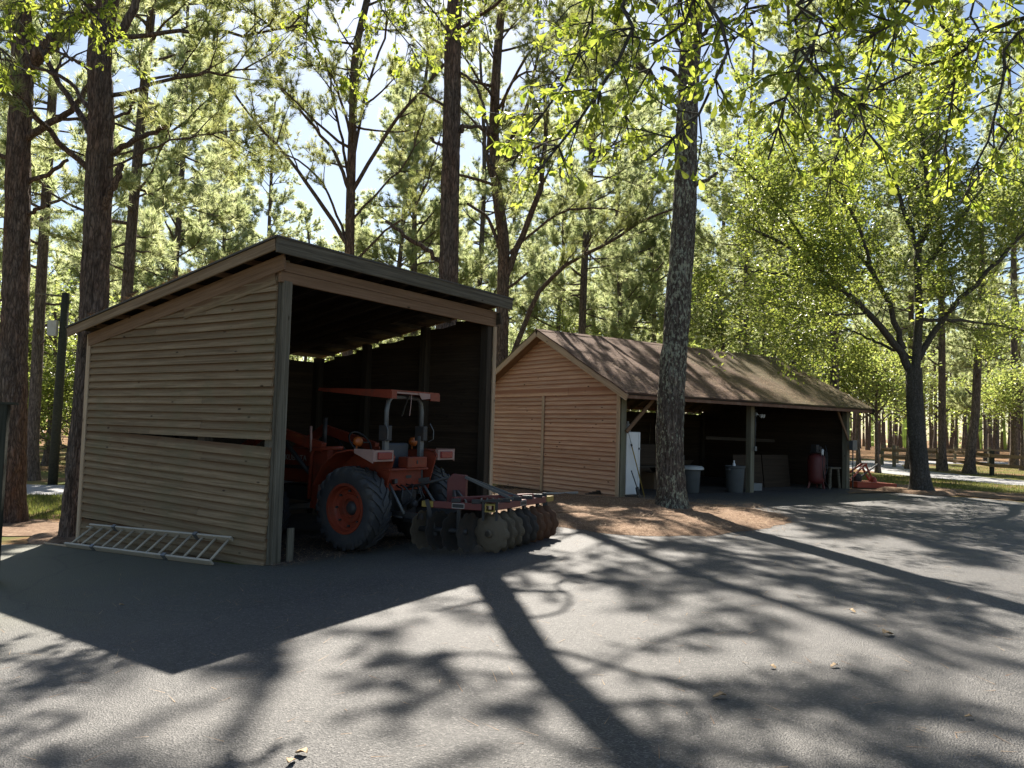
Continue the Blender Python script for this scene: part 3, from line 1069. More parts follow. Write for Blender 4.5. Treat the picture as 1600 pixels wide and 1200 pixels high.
# hood
hb = MB()
sec = [(-.27, .78), (-.28, 1.16), (-.22, 1.28), (.22, 1.28), (.28, 1.16), (.27, .78)]
hb.plate([(x_, .78, z_) for x_, z_ in sec], (0, 1.42, 0))
hood = hb.build('hood', M['orange'], tractor, bevel=.03)
MB().box(-.285, -.274, 1.0, 1.95, .98, 1.03).build('side_stripe', M['black'], hood)
MB().box(-.24, .24, 2.205, 2.225, .80, 1.2).build('grille', M['black'], hood)


def lettering(body, size, mat, parent, m, name):
    cu = bpy.data.curves.new(name, 'FONT')
    cu.body = body
    cu.size = size
    cu.extrude = .002
    cu.align_x = 'CENTER'
    o = bpy.data.objects.new(name, cu)
    cu.materials.append(mat)
    link(o, parent)
    o.matrix_basis = m
    dg = bpy.context.evaluated_depsgraph_get()
    me = bpy.data.meshes.new_from_object(o.evaluated_get(dg))
    k = bpy.data.objects.new(name, me)
    bpy.data.objects.remove(o)
    link(k, parent)
    k.name = name
    k.matrix_basis = m
    return k


lettering('KUBOTA', .12, M['print'], hood, Matrix.Translation((-.287, 1.66, 1.10)) @ Matrix(((0, 0, -1, 0), (-1, 0, 0, 0), (0, 1, 0, 0), (0, 0, 0, 1))), 'hood_lettering')
# fenders over the rear wheels with pale ends and tail lamps
for s in (-1, 1):
    prof = []
    for a in (20, 45, 70, 90):
        prof.append((math.cos(R(a)) * .70, RT + math.sin(R(a)) * .74))
    prof = prof + [(-.30, RT + .74), (-.42, RT + .72), (-.46, RT + .66)]
    pts_o = [(s * .64, y_, z_) for y_, z_ in prof]
    b = MB()
    x0, x1 = s * .42, s * .82
    vs, fs = [], []
    for (y_, z_) in prof:
        vs += [(x0, y_, z_), (x1, y_, z_)]
    n = len(prof)
    for (y_, z_) in prof:
        vs += [(x0, y_, z_ - .02), (x1, y_, z_ - .02)]
    for i in range(n - 1):
        fs += [(2 * i, 2 * i + 1, 2 * i + 3, 2 * i + 2), (2 * n + 2 * i, 2 * n + 2 * i + 2, 2 * n + 2 * i + 3, 2 * n + 2 * i + 1), (2 * i, 2 * i + 2, 2 * n + 2 * i + 2, 2 * n + 2 * i), (2 * i + 1, 2 * n + 2 * i + 1, 2 * n + 2 * i + 3, 2 * i + 3)]
    fs += [(0, 2 * n, 2 * n + 1, 1), (2 * n - 2, 2 * n - 1, 4 * n - 1, 4 * n - 2)]
    b.add(vs, fs)
    # inner skirt
    b.plate([(x0, y_, z_) for y_, z_ in prof] + [(x0, -.30, RT + .12), (x0, .62, RT + .12)], (s * .02, 0, 0))
    fen = b.build('fender', M['orange'], tractor, auto=40)
    e = MB()
    e.plate([(s * .46, -.465, RT + .60), (s * .835, -.465, RT + .60), (s * .835, -.465, RT + .745), (s * .46, -.465, RT + .745)], (0, .05, 0))
    e.plate([(s * .83, -.46, RT + .58), (s * .83, -.12, RT + .70), (s * .83, -.12, RT + .755), (s * .83, -.46, RT + .755)], (s * .012, 0, 0))
    e.build('fender_end', M['cream'], fen)
    MB().box(min(s * .51, s * .76), max(s * .51, s * .76), -.495, -.46, RT + .625, RT + .72).build('tail_lamp', M['lens'], fen, bevel=.01)
    MB().lathe([(.0, -.05), (.05, -.045), (.066, -.02), (.066, .03), (.04, .05), (0, .05)], (s * .56, .10, RT + .84), (0, -1, 0), 16, cap=False).tube([(s * .56, .12, RT + .72), (s * .56, .12, RT + .82)], .012, 6).build('amber_lamp', M['amber'], fen, True)
# platform, seat, steering
MB().box(-.42, .42, .35, .85, .62, .66).build('foot_deck', M['black'], tractor)
b = MB(); b.box(-.24, .24, -.02, .42, .98, 1.08); b.box(-.23, .23, -.12, -.03, 1.05, 1.42)
b.build('seat', M['seat'], tractor, bevel=.03)
b = MB(); ring = [(.19 * math.cos(a), .62 + .12 * math.sin(a), 1.40 + .15 * math.sin(a)) for a in np.linspace(0, 2 * math.pi, 25)]
b.tube(ring, .014, 6, False); b.tube([(0, .62, 1.40), (0, .86, 1.15)], .025, 8); b.bar((-.18, .62, 1.4), (.18, .62, 1.4), .02, .02)
b.build('steering_wheel', M['black'], tractor, True)
MB().box(-.24, .24, .70, .86, .8, 1.28).build('dash', M['black'], tractor, bevel=.03)
# back panel, tool box, plate
b = MB(); b.box(-.40, .30, -.30, -.26, .78, 1.06); b.box(-.46, .34, -.40, -.26, 1.055, 1.085)
b.build('rear_panel', M['orange'], tractor, bevel=.008)
b = MB(); b.box(-.12, .28, -.42, -.24, 1.088, 1.235); tb = b.build('tool_box', M['orange'], tractor, bevel=.01)
MB().box(.06, .08, -.428, -.418, 1.14, 1.19).build('latch', M['black'], tb)
MB().box(-.02, .09, -.306, -.302, .94, .98).build('maker_plate', M['black'], tractor)
# roll bar
for s in (-1, 1):
    b = MB()
    b.bar((s * .36, -.22, .70), (s * .36, -.22, 1.52), .06, .08)
    leg = b.build('roll_bar_leg', M['steel'], tractor, bevel=.008)
    b = MB(); b.plate([(s * .325, -.30, 1.45), (s * .325, -.13, 1.45), (s * .325, -.13, 1.66), (s * .325, -.30, 1.66)], (s * .085, 0, 0))
    b.build('hinge_bracket', M['iron'], leg, bevel=.01)
    MB().tube([(s * .46, -.30, 1.70), (s * .47, -.36, 1.60), (s * .47, -.36, 1.48), (s * .46, -.28, 1.44)], .007, 5).build('retaining_wire', M['steel'], leg)
arch = [(-.36, -.22, 1.5), (-.36, -.22, 1.86), (-.335, -.22, 1.98), (-.27, -.22, 2.05), (0, -.22, 2.06), (.27, -.22, 2.05), (.335, -.22, 1.98), (.36, -.22, 1.86), (.36, -.22, 1.5)]
MB().tube(arch, .032, 8).build('roll_bar_arch', M['steel'], tractor, True)
# canopy: thin tray with folded sides
b = MB()
b.plate([(-.50, -.42, 2.12), (.50, -.42, 2.12), (.50, .98, 2.15), (-.50, .98, 2.15)], (0, 0, .018))
for s in (-1, 1):
    b.plate([(s * .50, -.42, 2.12), (s * .50, -.42, 2.02), (s * .50, .98, 2.125), (s * .50, .98, 2.15)], (s * .012, 0, 0))
b.plate([(-.50, -.42, 2.02), (-.40, -.42, 2.02), (-.40, -.42, 2.12), (-.50, -.42, 2.12)], (0, -.012, 0))
b.plate([(.30, -.42, 2.02), (.50, -.42, 2.02), (.50, -.42, 2.12), (.30, -.42, 2.12)], (0, -.012, 0))
can = b.build('canopy', M['orange'], tractor)
b = MB(); b.bar((-.40, -.40, 2.105), (.30, -.40, 2.105), .03, .025); b.plate([(.12, -.425, 2.03), (.30, -.425, 2.05), (.30, -.425, 2.12), (.05, -.425, 2.12)], (0, .01, 0))
b.build('torn_canopy_lining', M['cream'], can)
MB().tube([(-.08, -.41, 2.1), (-.10, -.42, 1.95), (-.12, -.42, 1.80)], .006, 5).build('hanging_strap', M['cream'], can)
MB().tube([(-.02, -.3, 2.08), (.3, .1, 1.8)], .01, 5).build('canopy_stay', M['steel'], can)
# front loader
for s in (-1, 1):
    b = MB()
    b.bar((s * .47, .95, .45), (s * .47, .82, 1.30), .09, .22, (0, 1, 0))
    b.plate([(s * .50, .72, 1.34), (s * .50, 1.05, 1.30), (s * .50, 1.12, .72), (s * .50, .86, .38), (s * .50, .70, .70)], (s * .025, 0, 0))
    post = b.build('loader_post', M['orange'], tractor, bevel=.008)
    b = MB()
    b.bar((s * .53, .80, 1.32), (s * .53, 2.0, 1.58), .09, .14)
    b.bar((s * .53, 1.95, 1.58), (s * .53, 3.1, .95), .09, .13)
    b.build('loader_arm', M['orange'], tractor, bevel=.008)
    MB().tube([(s * .47, .95, .8), (s * .53, 1.75, 1.48)], .032, 8).build('loader_cylinder', M['iron'], tractor, True)
    MB().plate([(s * .527, .84, .44), (s * .527, .90, .46), (s * .527, .86, 1.0), (s * .527, .80, 1.0)], (s * .004, 0, 0)).build('pale_decal', M['cream'], post)
b = MB()
b.plate([(-.85, 3.05, .62), (-.85, 3.05, 1.15), (-.85, 3.25, 1.2), (-.85, 3.7, .66), (-.85, 3.6, .6)], (1.7, 0, 0))
b.build('loader_bucket', M['iron'], tractor)
# grab rail and broom-handle like pole standing by the left fender
MB().tube([(-.60, .98, .60), (-.60, .96, 1.22), (-.60, .90, 1.30), (-.60, .35, 1.335)], .028, 8).build('grab_rail', M['orange'], tractor, True)
MB().tube([(-.58, 1.0, 1.25), (-.58, 1.02, 1.62)], .018, 8).build('marker_pole', M['cream'], tractor, True)
MB().tube([(.12, 1.5, 1.25), (.12, 1.5, 1.75)], .035, 10).build('exhaust', M['iron'], tractor, True)
# three-point linkage
for s in (-1, 1):
    MB().bar((s * .28, -.2, .48), (s * .40, -.95, .50), .03, .07).build('lower_link', M['iron'], tractor)
    MB().tube([(s * .33, -.25, .92), (s * .36, -.60, .50)], .02, 6).build('lift_rod', M['steel'], tractor, True)
    MB().bar((s * .2, -.18, .88), (s * .34, -.42, .92), .04, .06).build('lift_arm', M['iron'], tractor)
MB().tube([(0, -.28, .80), (.1, -.95, .98)], .02, 8).build('top_link', M['iron'], tractor, True)
b = MB(); b.box(-.15, .15, -.36, -.2, .45, .78); b.lathe([(.05, 0), (.05, .12), (.03, .14)], (0, -.36, .6), (0, -1, 0), 12); b.box(-.06, .06, -.5, -.3, .34, .4)
b.build('hitch_casting', M['iron'], tractor, bevel=.01)

# ------------------------------------------------------------------ disc harrow
P0, PL, PR = np.array([-.235, 10.02]), np.array([-1.12, 10.30]), np.array([.52, 11.42])
HZ = gz(-.2)
har = thing('disc_harrow', 'dark red disc harrow with scalloped discs and yellow tips behind the tractor', 'disc harrow', (P0[0], P0[1], HZ))
A0 = np.array([0, 0, .585]); AL = np.array([*(PL - P0), .585]); AR = np.array([*(PR - P0), .585])
dl, dr = unit(AL - A0), unit(AR - A0)
b = MB(); b.bar(A0 + dl * .10, AL - dl * .16, .075, .085); b.build('gang_beam', M['red'], har, bevel=.006)
b = MB(); b.bar(A0 + dr * .10, AR - dr * .02, .075, .085); b.build('gang_beam', M['red'], har, bevel=.006)
b = MB(); b.bar(AL - dl * .16, AL, .08, .075); b.build('beam_tip', M['yellow'], har, bevel=.004)
b = MB(); b.bar(AR - dr * .02, AR + dr * .22, .08, .075); b.build('beam_tip', M['yellow'], har, bevel=.004)


def frame_tube(a, b_, w_, mat, name):
    return MB().bar(a, b_, w_, w_).build(name, mat, har, bevel=.005)


# open yellow square tube end facing the viewer, held in a black clamp
b = MB()
for (x0, x1, z0, z1) in ((-.065, -.048, .53, .63), (.048, .065, .53, .63), (-.048, .048, .53, .546), (-.048, .048, .614, .63)):
    b.box(x0, x1, -.06, .14, z0, z1)
b.build('square_tube_end', M['yellow'], har)
b = MB(); b.box(-.10, -.07, -.02, .06, .42, .66); b.box(.07, .10, -.02, .06, .42, .66); b.box(-.13, .13, -.03, .07, .655, .675); b.box(-.05, .16, -.01, .05, .675, .69)
b.build('beam_clamp', M['black'], har)
for k in range(4):
    MB().lathe([(.012, 0), (.012, .03)], (-.11 + .073 * k, -.02 + .02 * k, .675), (0, 0, 1), 6).build('bolt', M['steel'], har)
# mast plate and braces back towards the tractor
mp = np.array([*(sw(2.35, -1.02) - P0), 0])
b = MB()
b.plate([mp + np.array([-.13, 0, .48]), mp + np.array([.13, .03, .48]), mp + np.array([.13, .03, .92]), mp + np.array([-.06, .01, .94]), mp + np.array([-.13, 0, .86])], (.02, .12, 0))
b.build('mast', M['red'], har, bevel=.01)
MB().box(mp[0] - .05, mp[0] + .05, mp[1] - .012, mp[1] - .002, .52, .72).build('mast_slot', M['black'], har)
for (a_, b_) in ((mp + np.array([.12, .0, .90]), A0 + dr * .62 + np.array([0, 0, .06])), (mp + np.array([.12, .06, .90]), A0 + dr * .85 + np.array([0, 0, .06])), (mp + np.array([.02, -.02, .70]), AL * .35 + np.array([0, 0, .43])), (mp + np.array([-.02, -.02, .70]), AL * .5 + np.array([0, 0, .34]))):
    MB().bar(a_, b_, .02, .035).build('brace_strap', M['steel'], har)
frame_tube(AL * .55 + np.array([0, 0, .585 * .45 + .07]), AR * .75 + np.array([0, 0, .585 * .25 + .07]), .07, M['red'], 'cross_tube')
frame_tube(A0 + np.array([.05, .1, .08]), mp + np.array([0, .06, .60]), .07, M['red'], 'draw_tube')
for t_ in (.25, .45, .65, .85):
    q = A0 + (AR - A0) * t_ + np.array([0, 0, .07])
    MB().box(q[0] - .07, q[0] + .07, q[1] - .05, q[1] + .05, q[2] - .03, q[2] + .02).build('bearing_cap', M['black'], har, bevel=.006)
for t_ in (.2, .5):
    q = A0 + (AL - A0) * t_ + np.array([0, 0, .07])
    MB().box(q[0] - .06, q[0] + .06, q[1] - .05, q[1] + .05, q[2] - .03, q[2] + .02).build('bearing_cap', M['black'], har, bevel=.006)
# stickers: dark plate with pale border
for base, dd, t_ in ((A0, dl, .42), (A0, dr, .85)):
    c = base + dd * t_
    nrm = unit(np.cross([0, 0, 1.0], dd)); nrm = nrm if nrm[1] < 0 else -nrm
    MB().plate([c + dd * sx * .085 + np.array([0, 0, sz * .032]) + nrm * .0385 for sx, sz in ((-1, -1), (1, -1), (1, 1), (-1, 1))], nrm * .002).build('sticker', M['print'], har)
    MB().plate([c + dd * sx * .078 + np.array([0, 0, sz * .024]) + nrm * .0412 for sx, sz in ((-1, -1), (1, -1), (1, 1), (-1, 1))], nrm * .0015).build('sticker_print', M['black'], har)


def disc(c, ax, r_, mat, sgn=1):
    """dished disc with a scalloped rim"""
    ax = unit(ax)
    s_ = unit(np.cross(ax, [0, 0, 1.0])); u_ = np.cross(s_, ax)
    seg = 60
    vs, fs = [], []
    rings = [(.0, 0), (.22, .0), (.5, .012), (.8, .035), (1.0, .062)]
    for side in (0, 1):
        for (k, dep) in rings:
            for i in range(seg):
                a = 2 * math.pi * i / seg
                rr = r_ * k
                if k == 1.0:
                    ph = (i % 6) / 6.0
                    rr *= 1.0 - .10 * max(0.0, math.sin(math.pi * ph)) ** 3
                vs.append(c + ax * (dep * sgn + side * .005) + rr * (math.cos(a) * s_ + math.sin(a) * u_))
    n = len(rings)
    for side in (0, 1):
        o_ = side * n * seg
        for i in range(n - 1):
            for k in range(seg):
                k2 = (k + 1) % seg
                f = (o_ + i * seg + k, o_ + i * seg + k2, o_ + (i + 1) * seg + k2, o_ + (i + 1) * seg + k)
                fs.append(f if side else f[::-1])
    for k in range(seg):
        k2 = (k + 1) % seg
        fs.append(((n - 1) * seg + k, (n - 1) * seg + k2, n * seg + (n - 1) * seg + k2, n * seg + (n - 1) * seg + k))
    o = mesh_obj('disc', vs, fs, mat, har)
    return o


DR = .258
b = MB(); b.tube([A0 * 0 + np.array([0, 0, DR]) + dr * -.05, np.array([0, 0, DR]) + dr * 1.62], .035, 10); b.build('gang_axle', M['iron'], har, True)
for k in range(8):
    disc(np.array([0, 0, DR]) + dr * (.0 + .21 * k), dr, DR, M['disc'] if k < 3 else (M['dark_disc'] if k < 5 else M['disc_rust_lit']), 1)
    if k in (2, 4, 6):
        q = np.array([0, 0, DR]) + dr * (.1 + .21 * k)
        MB().bar(q, q + np.array([0, 0, .36]), .035, .06, dr).build('hanger', M['black'], har)
b = MB(); b.lathe([(.0, -.05), (.035, -.05), (.05, -.03), (.055, .02)], np.array([0, 0, DR]), dr, 12); b.build('axle_nut', M['disc'], har)
ql = np.array([*(dl[:2] * .30), DR])
b = MB(); b.tube([ql, ql + dl * .72], .035, 10); b.build('gang_axle', M['iron'], har, True)
dlt = unit(dl + np.array([0, .38, 0]))
for k in range(4):
    disc(ql + dl * (.03 + .21 * k), -dlt, DR, M['disc'] if k == 3 else M['dark_disc'], 1)
for k in (0, 2):
    q = ql + dl * (.12 + .21 * k)
    MB().bar(q, q + np.array([0, 0, .36]), .03, .05, dl).build('hanger', M['black'], har)
q = AL - dl * .09
MB().bar(q + np.array([.10, -.03, -.40]), q + np.array([-.03, -.05, .06]), .04, .05).build('scraper_arm', M['black'], har)
q = AR
MB().bar(q + np.array([.03, -.02, -.30]), q + np.array([-.01, 0, .09]), .05, .07).build('scraper_arm', M['black'], har)

# ------------------------------------------------------------------ ladder lying on edge against the shed
lad_r0 = sw(-.34, .60); lad_r1 = sw(-.36, 4.05)
lt0 = sw(-.045, .62); lt1 = sw(-.05, 3.98)
lad = thing('ladder', 'long aluminium extension ladder lying against the foot of the shed wall', 'ladder', (lad_r0[0], lad_r0[1], gz(lad_r0[0])))
o3 = np.array([lad_r0[0], lad_r0[1], gz(lad_r0[0])])
a0 = np.array([*lad_r0, gz(lad_r0[0]) + .04]) - o3; a1 = np.array([*lad_r1, gz(lad_r1[0]) + .04]) - o3
c0 = np.array([*lt0, gz(lad_r0[0]) + .29]) - o3; c1 = np.array([*lt1, gz(lad_r1[0]) + .29]) - o3
w_up = unit(np.cross(a1 - a0, c0 - a0))
M['ladder'] = M['alu']
for (p, q, nm) in ((a0, a1, 'rail'), (c0, c1, 'rail')):
    MB().bar(p, q, .028, .075, w_up).build(nm, M['alu'], lad, bevel=.004)
d_ = unit(a1 - a0)
n_ = w_up if w_up[2] > 0 else -w_up
MB().bar(a0 - n_ * .055 + d_ * .1, a1 - n_ * .055 + d_ * 1.05, .026, .06, w_up).build('fly_rail', M['trim'], lad, bevel=.004)
MB().bar(c0 - n_ * .05 + d_ * .3, c1 - n_ * .05 + d_ * .15, .026, .06, w_up).build('fly_rail', M['alu'], lad, bevel=.004)
for i in range(13):
    t_ = (i + .22) / 12.6
    MB().tube([a0 + (a1 - a0) * t_, c0 + (c1 - c0) * t_], .017, 8).build('rung', M['alu'], lad, True)
for (p, q, t_) in ((a0, a1, .28), (c0, c1, .22), (a0, a1, .78), (c0, c1, .80)):
    MB().bar(p + (q - p) * (t_ - .01), p + (q - p) * (t_ + .012), .05, .10, w_up).build('rung_lock', M['steel'], lad)

# hoses and levers crowding the back of the tractor
rh = random.Random(9)
for k in range(5):
    x0 = -.2 + .1 * k
    MB().tube([(x0, -.27, .86), (x0 + rh.uniform(-.05, .05), -.42, .80 + rh.uniform(-.05, .1)), (x0 + rh.uniform(-.1, .1), -.46, .68), (x0 + rh.uniform(-.12, .12), -.36, .52)], .012, 6).build('hydraulic_hose', M['black'], tractor, True)
for s in (-1, 1):
    MB().tube([(s * .30, .28, 1.0), (s * .34, .22, 1.22), (s * .36, .18, 1.30)], .009, 6).lathe([(0, -.02), (.02, -.01), (.02, .012), (0, .022)], (s * .36, .18, 1.30), (0, 0, 1), 10, cap=False).build('control_lever', M['black'], tractor, True)
    MB().tube([(s * .30, -.22, .46), (s * .42, -.62, .46)], .014, 6).build('check_chain', M['iron'], tractor, True)

M['grey_plastic'] = m_plain('grey_plastic', (.07, .075, .074), .6, wear=.3)

# ------------------------------------------------------------------ things in and around the barn
def bpos(u, v, z=0.0):
    p = bw(u, v)
    return (p[0], p[1], BZ + z)


BR = R(90 - BA_TH)
fr = thing('refrigerator', 'narrow white refrigerator standing on the straw beside the barn corner post', 'refrigerator', bpos(.20, .02, .03), BR)
MB().box(0, .36, 0, .55, .04, 1.42).build('cabinet', M['white'], fr, bevel=.012)
MB().box(.368, .42, 0, .55, .05, 1.05).build('door', M['white'], fr, bevel=.012)
MB().box(.368, .42, 0, .55, 1.06, 1.42).build('freezer_door', M['white'], fr, bevel=.012)
MB().box(.36, .425, -.012, -.001, 1.03, 1.075).build('hinge', M['steel'], fr)
MB().box(.02, .38, .03, .5, 0, .04).build('plinth', M['black'], fr)
jug = thing('jug', 'dirty white plastic jug standing on top of the refrigerator', 'jug', bpos(.34, .14, 1.452), BR)
MB().lathe([(.055, 0), (.062, .02), (.062, .12), (.045, .16), (.022, .185), (.022, .205)], (0, 0, 0), (0, 0, 1), 16).build('body', M['grime_white'], jug, True)
MB().lathe([(.025, .205), (.025, .23)], (0, 0, 0), (0, 0, 1), 12).build('cap', M['grime_white'], jug)
MB().tube([(.04, 0, .17), (.075, 0, .16), (.078, 0, .10), (.06, 0, .08)], .01, 6).build('handle', M['grime_white'], jug, True)
pole = thing('pruning_pole', 'yellow extension pole leaning across the side of the refrigerator', 'pole', bpos(.63, -.13, 0.02), BR)
MB().tube([(0, 0, 0), (-.24, .06, .80), (-.34, .09, 1.14)], .012, 8).build('lower_pole', M['yellow'], pole, True)
MB().tube([(-.34, .09, 1.14), (-.46, .10, 1.5)], .009, 8).build('upper_pole', M['grime_white'], pole, True)
MB().lathe([(.018, -.03), (.022, 0), (.018, .03)], (-.34, .09, 1.14), (-.3, .06, .9), 10).build('clamp_collar', M['black'], pole)
br_ = thing('long_handled_scraper', 'black long handled tool propped low against the refrigerator', 'tool', bpos(.36, -.16, .03), BR)
MB().tube([(0, 0, .22), (-.16, .02, .58)], .012, 8).build('handle', M['black'], br_, True)
MB().bar((.07, 0, 0), (0, 0, .22), .035, .08).build('grip', M['black'], br_, bevel=.008)
cab = thing('plywood_box', 'tan plywood box resting on a dark bench inside the barn', 'box', bpos(1.5, .95, .66), BR)
MB().box(0, .75, 0, .5, 0, .5).build('carcass', M['ply'], cab, bevel=.006)
MB().box(.03, .72, -.02, -.002, .03, .47).build('front_panel', M['ply'], cab)
ben = thing('workbench', 'dark timber workbench along the inside of the barn', 'bench', bpos(.9, .9), BR)
plank('top_board', M['dark_wood'], ben, (0, .15, .60), (2.6, .15, .60), Z, .05, .3)
plank('top_board', M['dark_wood'], ben, (0, .46, .60), (2.6, .46, .60), Z, .05, .3)
for x_, y_ in ((.06, .08), (2.54, .08), (.06, .55), (2.54, .55)):
    plank('leg', M['dark_wood'], ben, (x_, y_, 0), (x_, y_, .598), X, .08, .08)
binn = thing('lidded_bin', 'grey green bin with dirty white lid just right of the lichen pine', 'bin', bpos(2.75, .42, .012), BR)
MB().lathe([(.17, 0), (.19, .04), (.22, .52), (.225, .56)], (0, 0, 0), (0, 0, 1), 20).build('body', M['grey_plastic'], binn, auto=40)
MB().lathe([(.28, .565), (.30, .575), (.295, .62), (.25, .655), (.0, .67)], (0, 0, 0), (0, 0, 1), 24).build('lid', M['grime_white'], binn, auto=50)
can_ = thing('trash_can', 'round grey plastic trash can left of the middle barn post', 'trash can', bpos(4.13, .22, .012), BR)
MB().lathe([(.19, 0), (.20, .03), (.235, .60), (.25, .61), (.255, .66), (.245, .665), (.23, .60), (.185, .04), (0, .03)], (0, 0, 0), (0, 0, 1), 28, cap=False).build('body', M['grey_plastic'], can_, auto=35)
for s in (-1, 1):
    MB().box(s * .27 - .03, s * .27 + .03, -.06, .06, .55, .60).build('handle', M['grey_plastic'], can_, bevel=.01)
btl = thing('bottle', 'small white bottle standing in the rim of the grey trash can', 'bottle', bpos(3.99, .14, .60), BR)
MB().lathe([(.035, 0), (.038, .02), (.038, .12), (.018, .16), (.018, .19)], (0, 0, 0), (0, 0, 1), 14).build('body', M['white'], btl, True)
MB().lathe([(.02, .19), (.02, .21)], (0, 0, 0), (0, 0, 1), 12).build('cap', M['white'], btl)
comp = thing('air_compressor', 'red upright air compressor tank with hose in the open barn bay', 'air compressor', bpos(7.9, .42, .012), BR)
MB().lathe([(.08, .12), (.18, .15), (.23, .22), (.24, .32), (.24, .80), (.22, .90), (.15, .96), (0, .98)], (0, 0, 0), (0, 0, 1), 28, cap=False).build('tank', M['red'], comp, auto=40)
for k in range(3):
    a = 2.1 * k + .5
    MB().bar((.19 * math.cos(a), .19 * math.sin(a), .2), (.24 * math.cos(a), .24 * math.sin(a), 0), .03, .05).build('foot', M['red'], comp)
b = MB(); b.box(-.16, .14, -.12, .12, .985, 1.03); b.box(-.14, .0, -.09, .09, 1.03, 1.22); b.lathe([(.07, 0), (.075, .02), (.075, .16), (.06, .18)], (.09, -.08, 1.10), (0, 1, 0), 14)
b.build('pump', M['iron'], comp, bevel=.01)
MB().lathe([(.03, 0), (.035, .01), (.035, .15), (.02, .17)], (-.06, -.22, .93), (0, 0, 1), 12).build('filter_cup', M['white'], comp, True)
hose = [(-.05, -.2, 1.15), (.02, -.27, 1.0), (.02, -.28, .7), (-.08, -.28, .45), (-.02, -.28, .2), (.12, -.27, .08), (.2, -.26, .02)]
MB().tube(hose, .013, 6).tube([(.02, -.26, 1.2), (.1, -.28, .9), (.06, -.29, .5), (-.1, -.29, .3), (-.13, -.28, .6), (-.1, -.26, .95)], .012, 6).build('hose', M['black'], comp, True)
pan = thing('plywood_sheets', 'brown plywood sheet standing along the back of the right bay', 'panel', bpos(5.2, 1.05, .012), BR)
MB().plate([(0, 0, 0), (1.22, .02, 0), (1.22, .12, .9), (0, .10, .9)], (0, .014, 0)).build('sheet', M['ply'], pan)
MB().plate([(1.24, 0, 0), (2.44, .02, 0), (2.44, .12, .9), (1.24, .10, .9)], (0, .014, 0)).build('sheet', M['ply'], pan)
sb = thing('saw_bench', 'small pale topped bench beside the right end post of the barn', 'bench', bpos(8.12, .12, .012), BR)
MB().box(0, .52, 0, .35, .55, .60).build('top', M['grey_wood'], sb, bevel=.008)
for x_, x2, y_ in ((.06, .0, .04), (.06, .0, .31), (.42, .5, .04), (.42, .5, .31)):
    MB().bar((x_, y_, .55), (x2, y_, 0), .04, .06).build('leg', M['grey_wood'], sb)
blk = thing('concrete_block', 'grey concrete block on the floor right of the middle post', 'block', bpos(5.0, .35, .012), BR)
M['block'] = m_plain('concrete', (.20, .20, .19), .95, wear=.3, bstr=.5)
b = MB()
for x0, x1, y0, y1 in ((0, .39, 0, .03), (0, .39, .16, .19), (0, .03, .03, .16), (.18, .21, .03, .16), (.36, .39, .03, .16)):
    b.box(x0, x1, y0, y1, 0, .19)
b.build('block', M['block'], blk)
fl = thing('flood_light', 'twin headed white flood light fixed high on the middle barn post', 'lamp', bpos(4.60, -.02, 1.98), BR)
MB().lathe([(.05, 0), (.05, .025), (.02, .03)], (0, 0, 0), (1, 0, 0), 14).build('base', M['grime_white'], fl, True)
for dx, dy in ((.09, -.08), (.22, -.02)):
    MB().lathe([(.02, 0), (.03, .02), (.055, .07), (.05, .085), (0, .08)], (dx, dy * .5, -.02), (.3, -.9, -.3), 16, cap=False).tube([(.02, 0, 0), (dx, dy * .5, -.015)], .01, 6).build('lamp_head', M['grime_white'], fl, auto=40)
eb = thing('electrical_box', 'grey metal electrical box on the right end post of the barn', 'electrical box', bpos(8.70, -.085, 1.10), BR)
MB().box(-.02, .2, -.1, 0, 0, .28).build('case', M['steel'], eb, bevel=.008)
MB().box(-.025, .205, -.118, -.101, -.005, .285).build('door', M['steel'], eb, bevel=.006)
MB().tube([(.09, -.05, 0), (.09, -.05, -1.05)], .018, 8).build('conduit', M['steel'], eb, True)
sws = thing('switch_box', 'small pale switch box with a thin conduit on the middle post', 'switch', bpos(4.50, -.085, 1.06), BR)
MB().box(-.04, .04, -.04, 0, 0, .11).build('case', M['steel'], sws, bevel=.005)
MB().tube([(0, -.02, .11), (0, -.02, 1.05)], .008, 6).build('conduit', M['steel'], sws, True)
pi0 = gp(848, 777); pi1 = gp(903, 775)
pip = tag(MB().tube([(pi0[0], pi0[1], gz(pi0[0]) + .085), ((pi0[0] + pi1[0]) / 2, (pi0[1] + pi1[1]) / 2, gz(.9) + .08), (pi1[0], pi1[1], gz(pi1[0]) + .075)], .03, 12, False).build('white_pipe', M['grime_white'], None, True), 'white plastic pipe lying on the straw before the barn gable', 'pipe')
tw = thing('scrap_boards', 'few dark scrap boards lying at the foot of the barn gable', 'boards', (*gp(930, 777)[:2], gz(1.9) + .05), .2)
for k in range(4):
    plank('scrap_board', M['dark_wood'], tw, (-.25 + .1 * k, .05 * k - .1, .02 + .02 * k), (.3 + .05 * k, .04 * k - .05 + .1, .02 + .02 * k), Z, .02, .08)

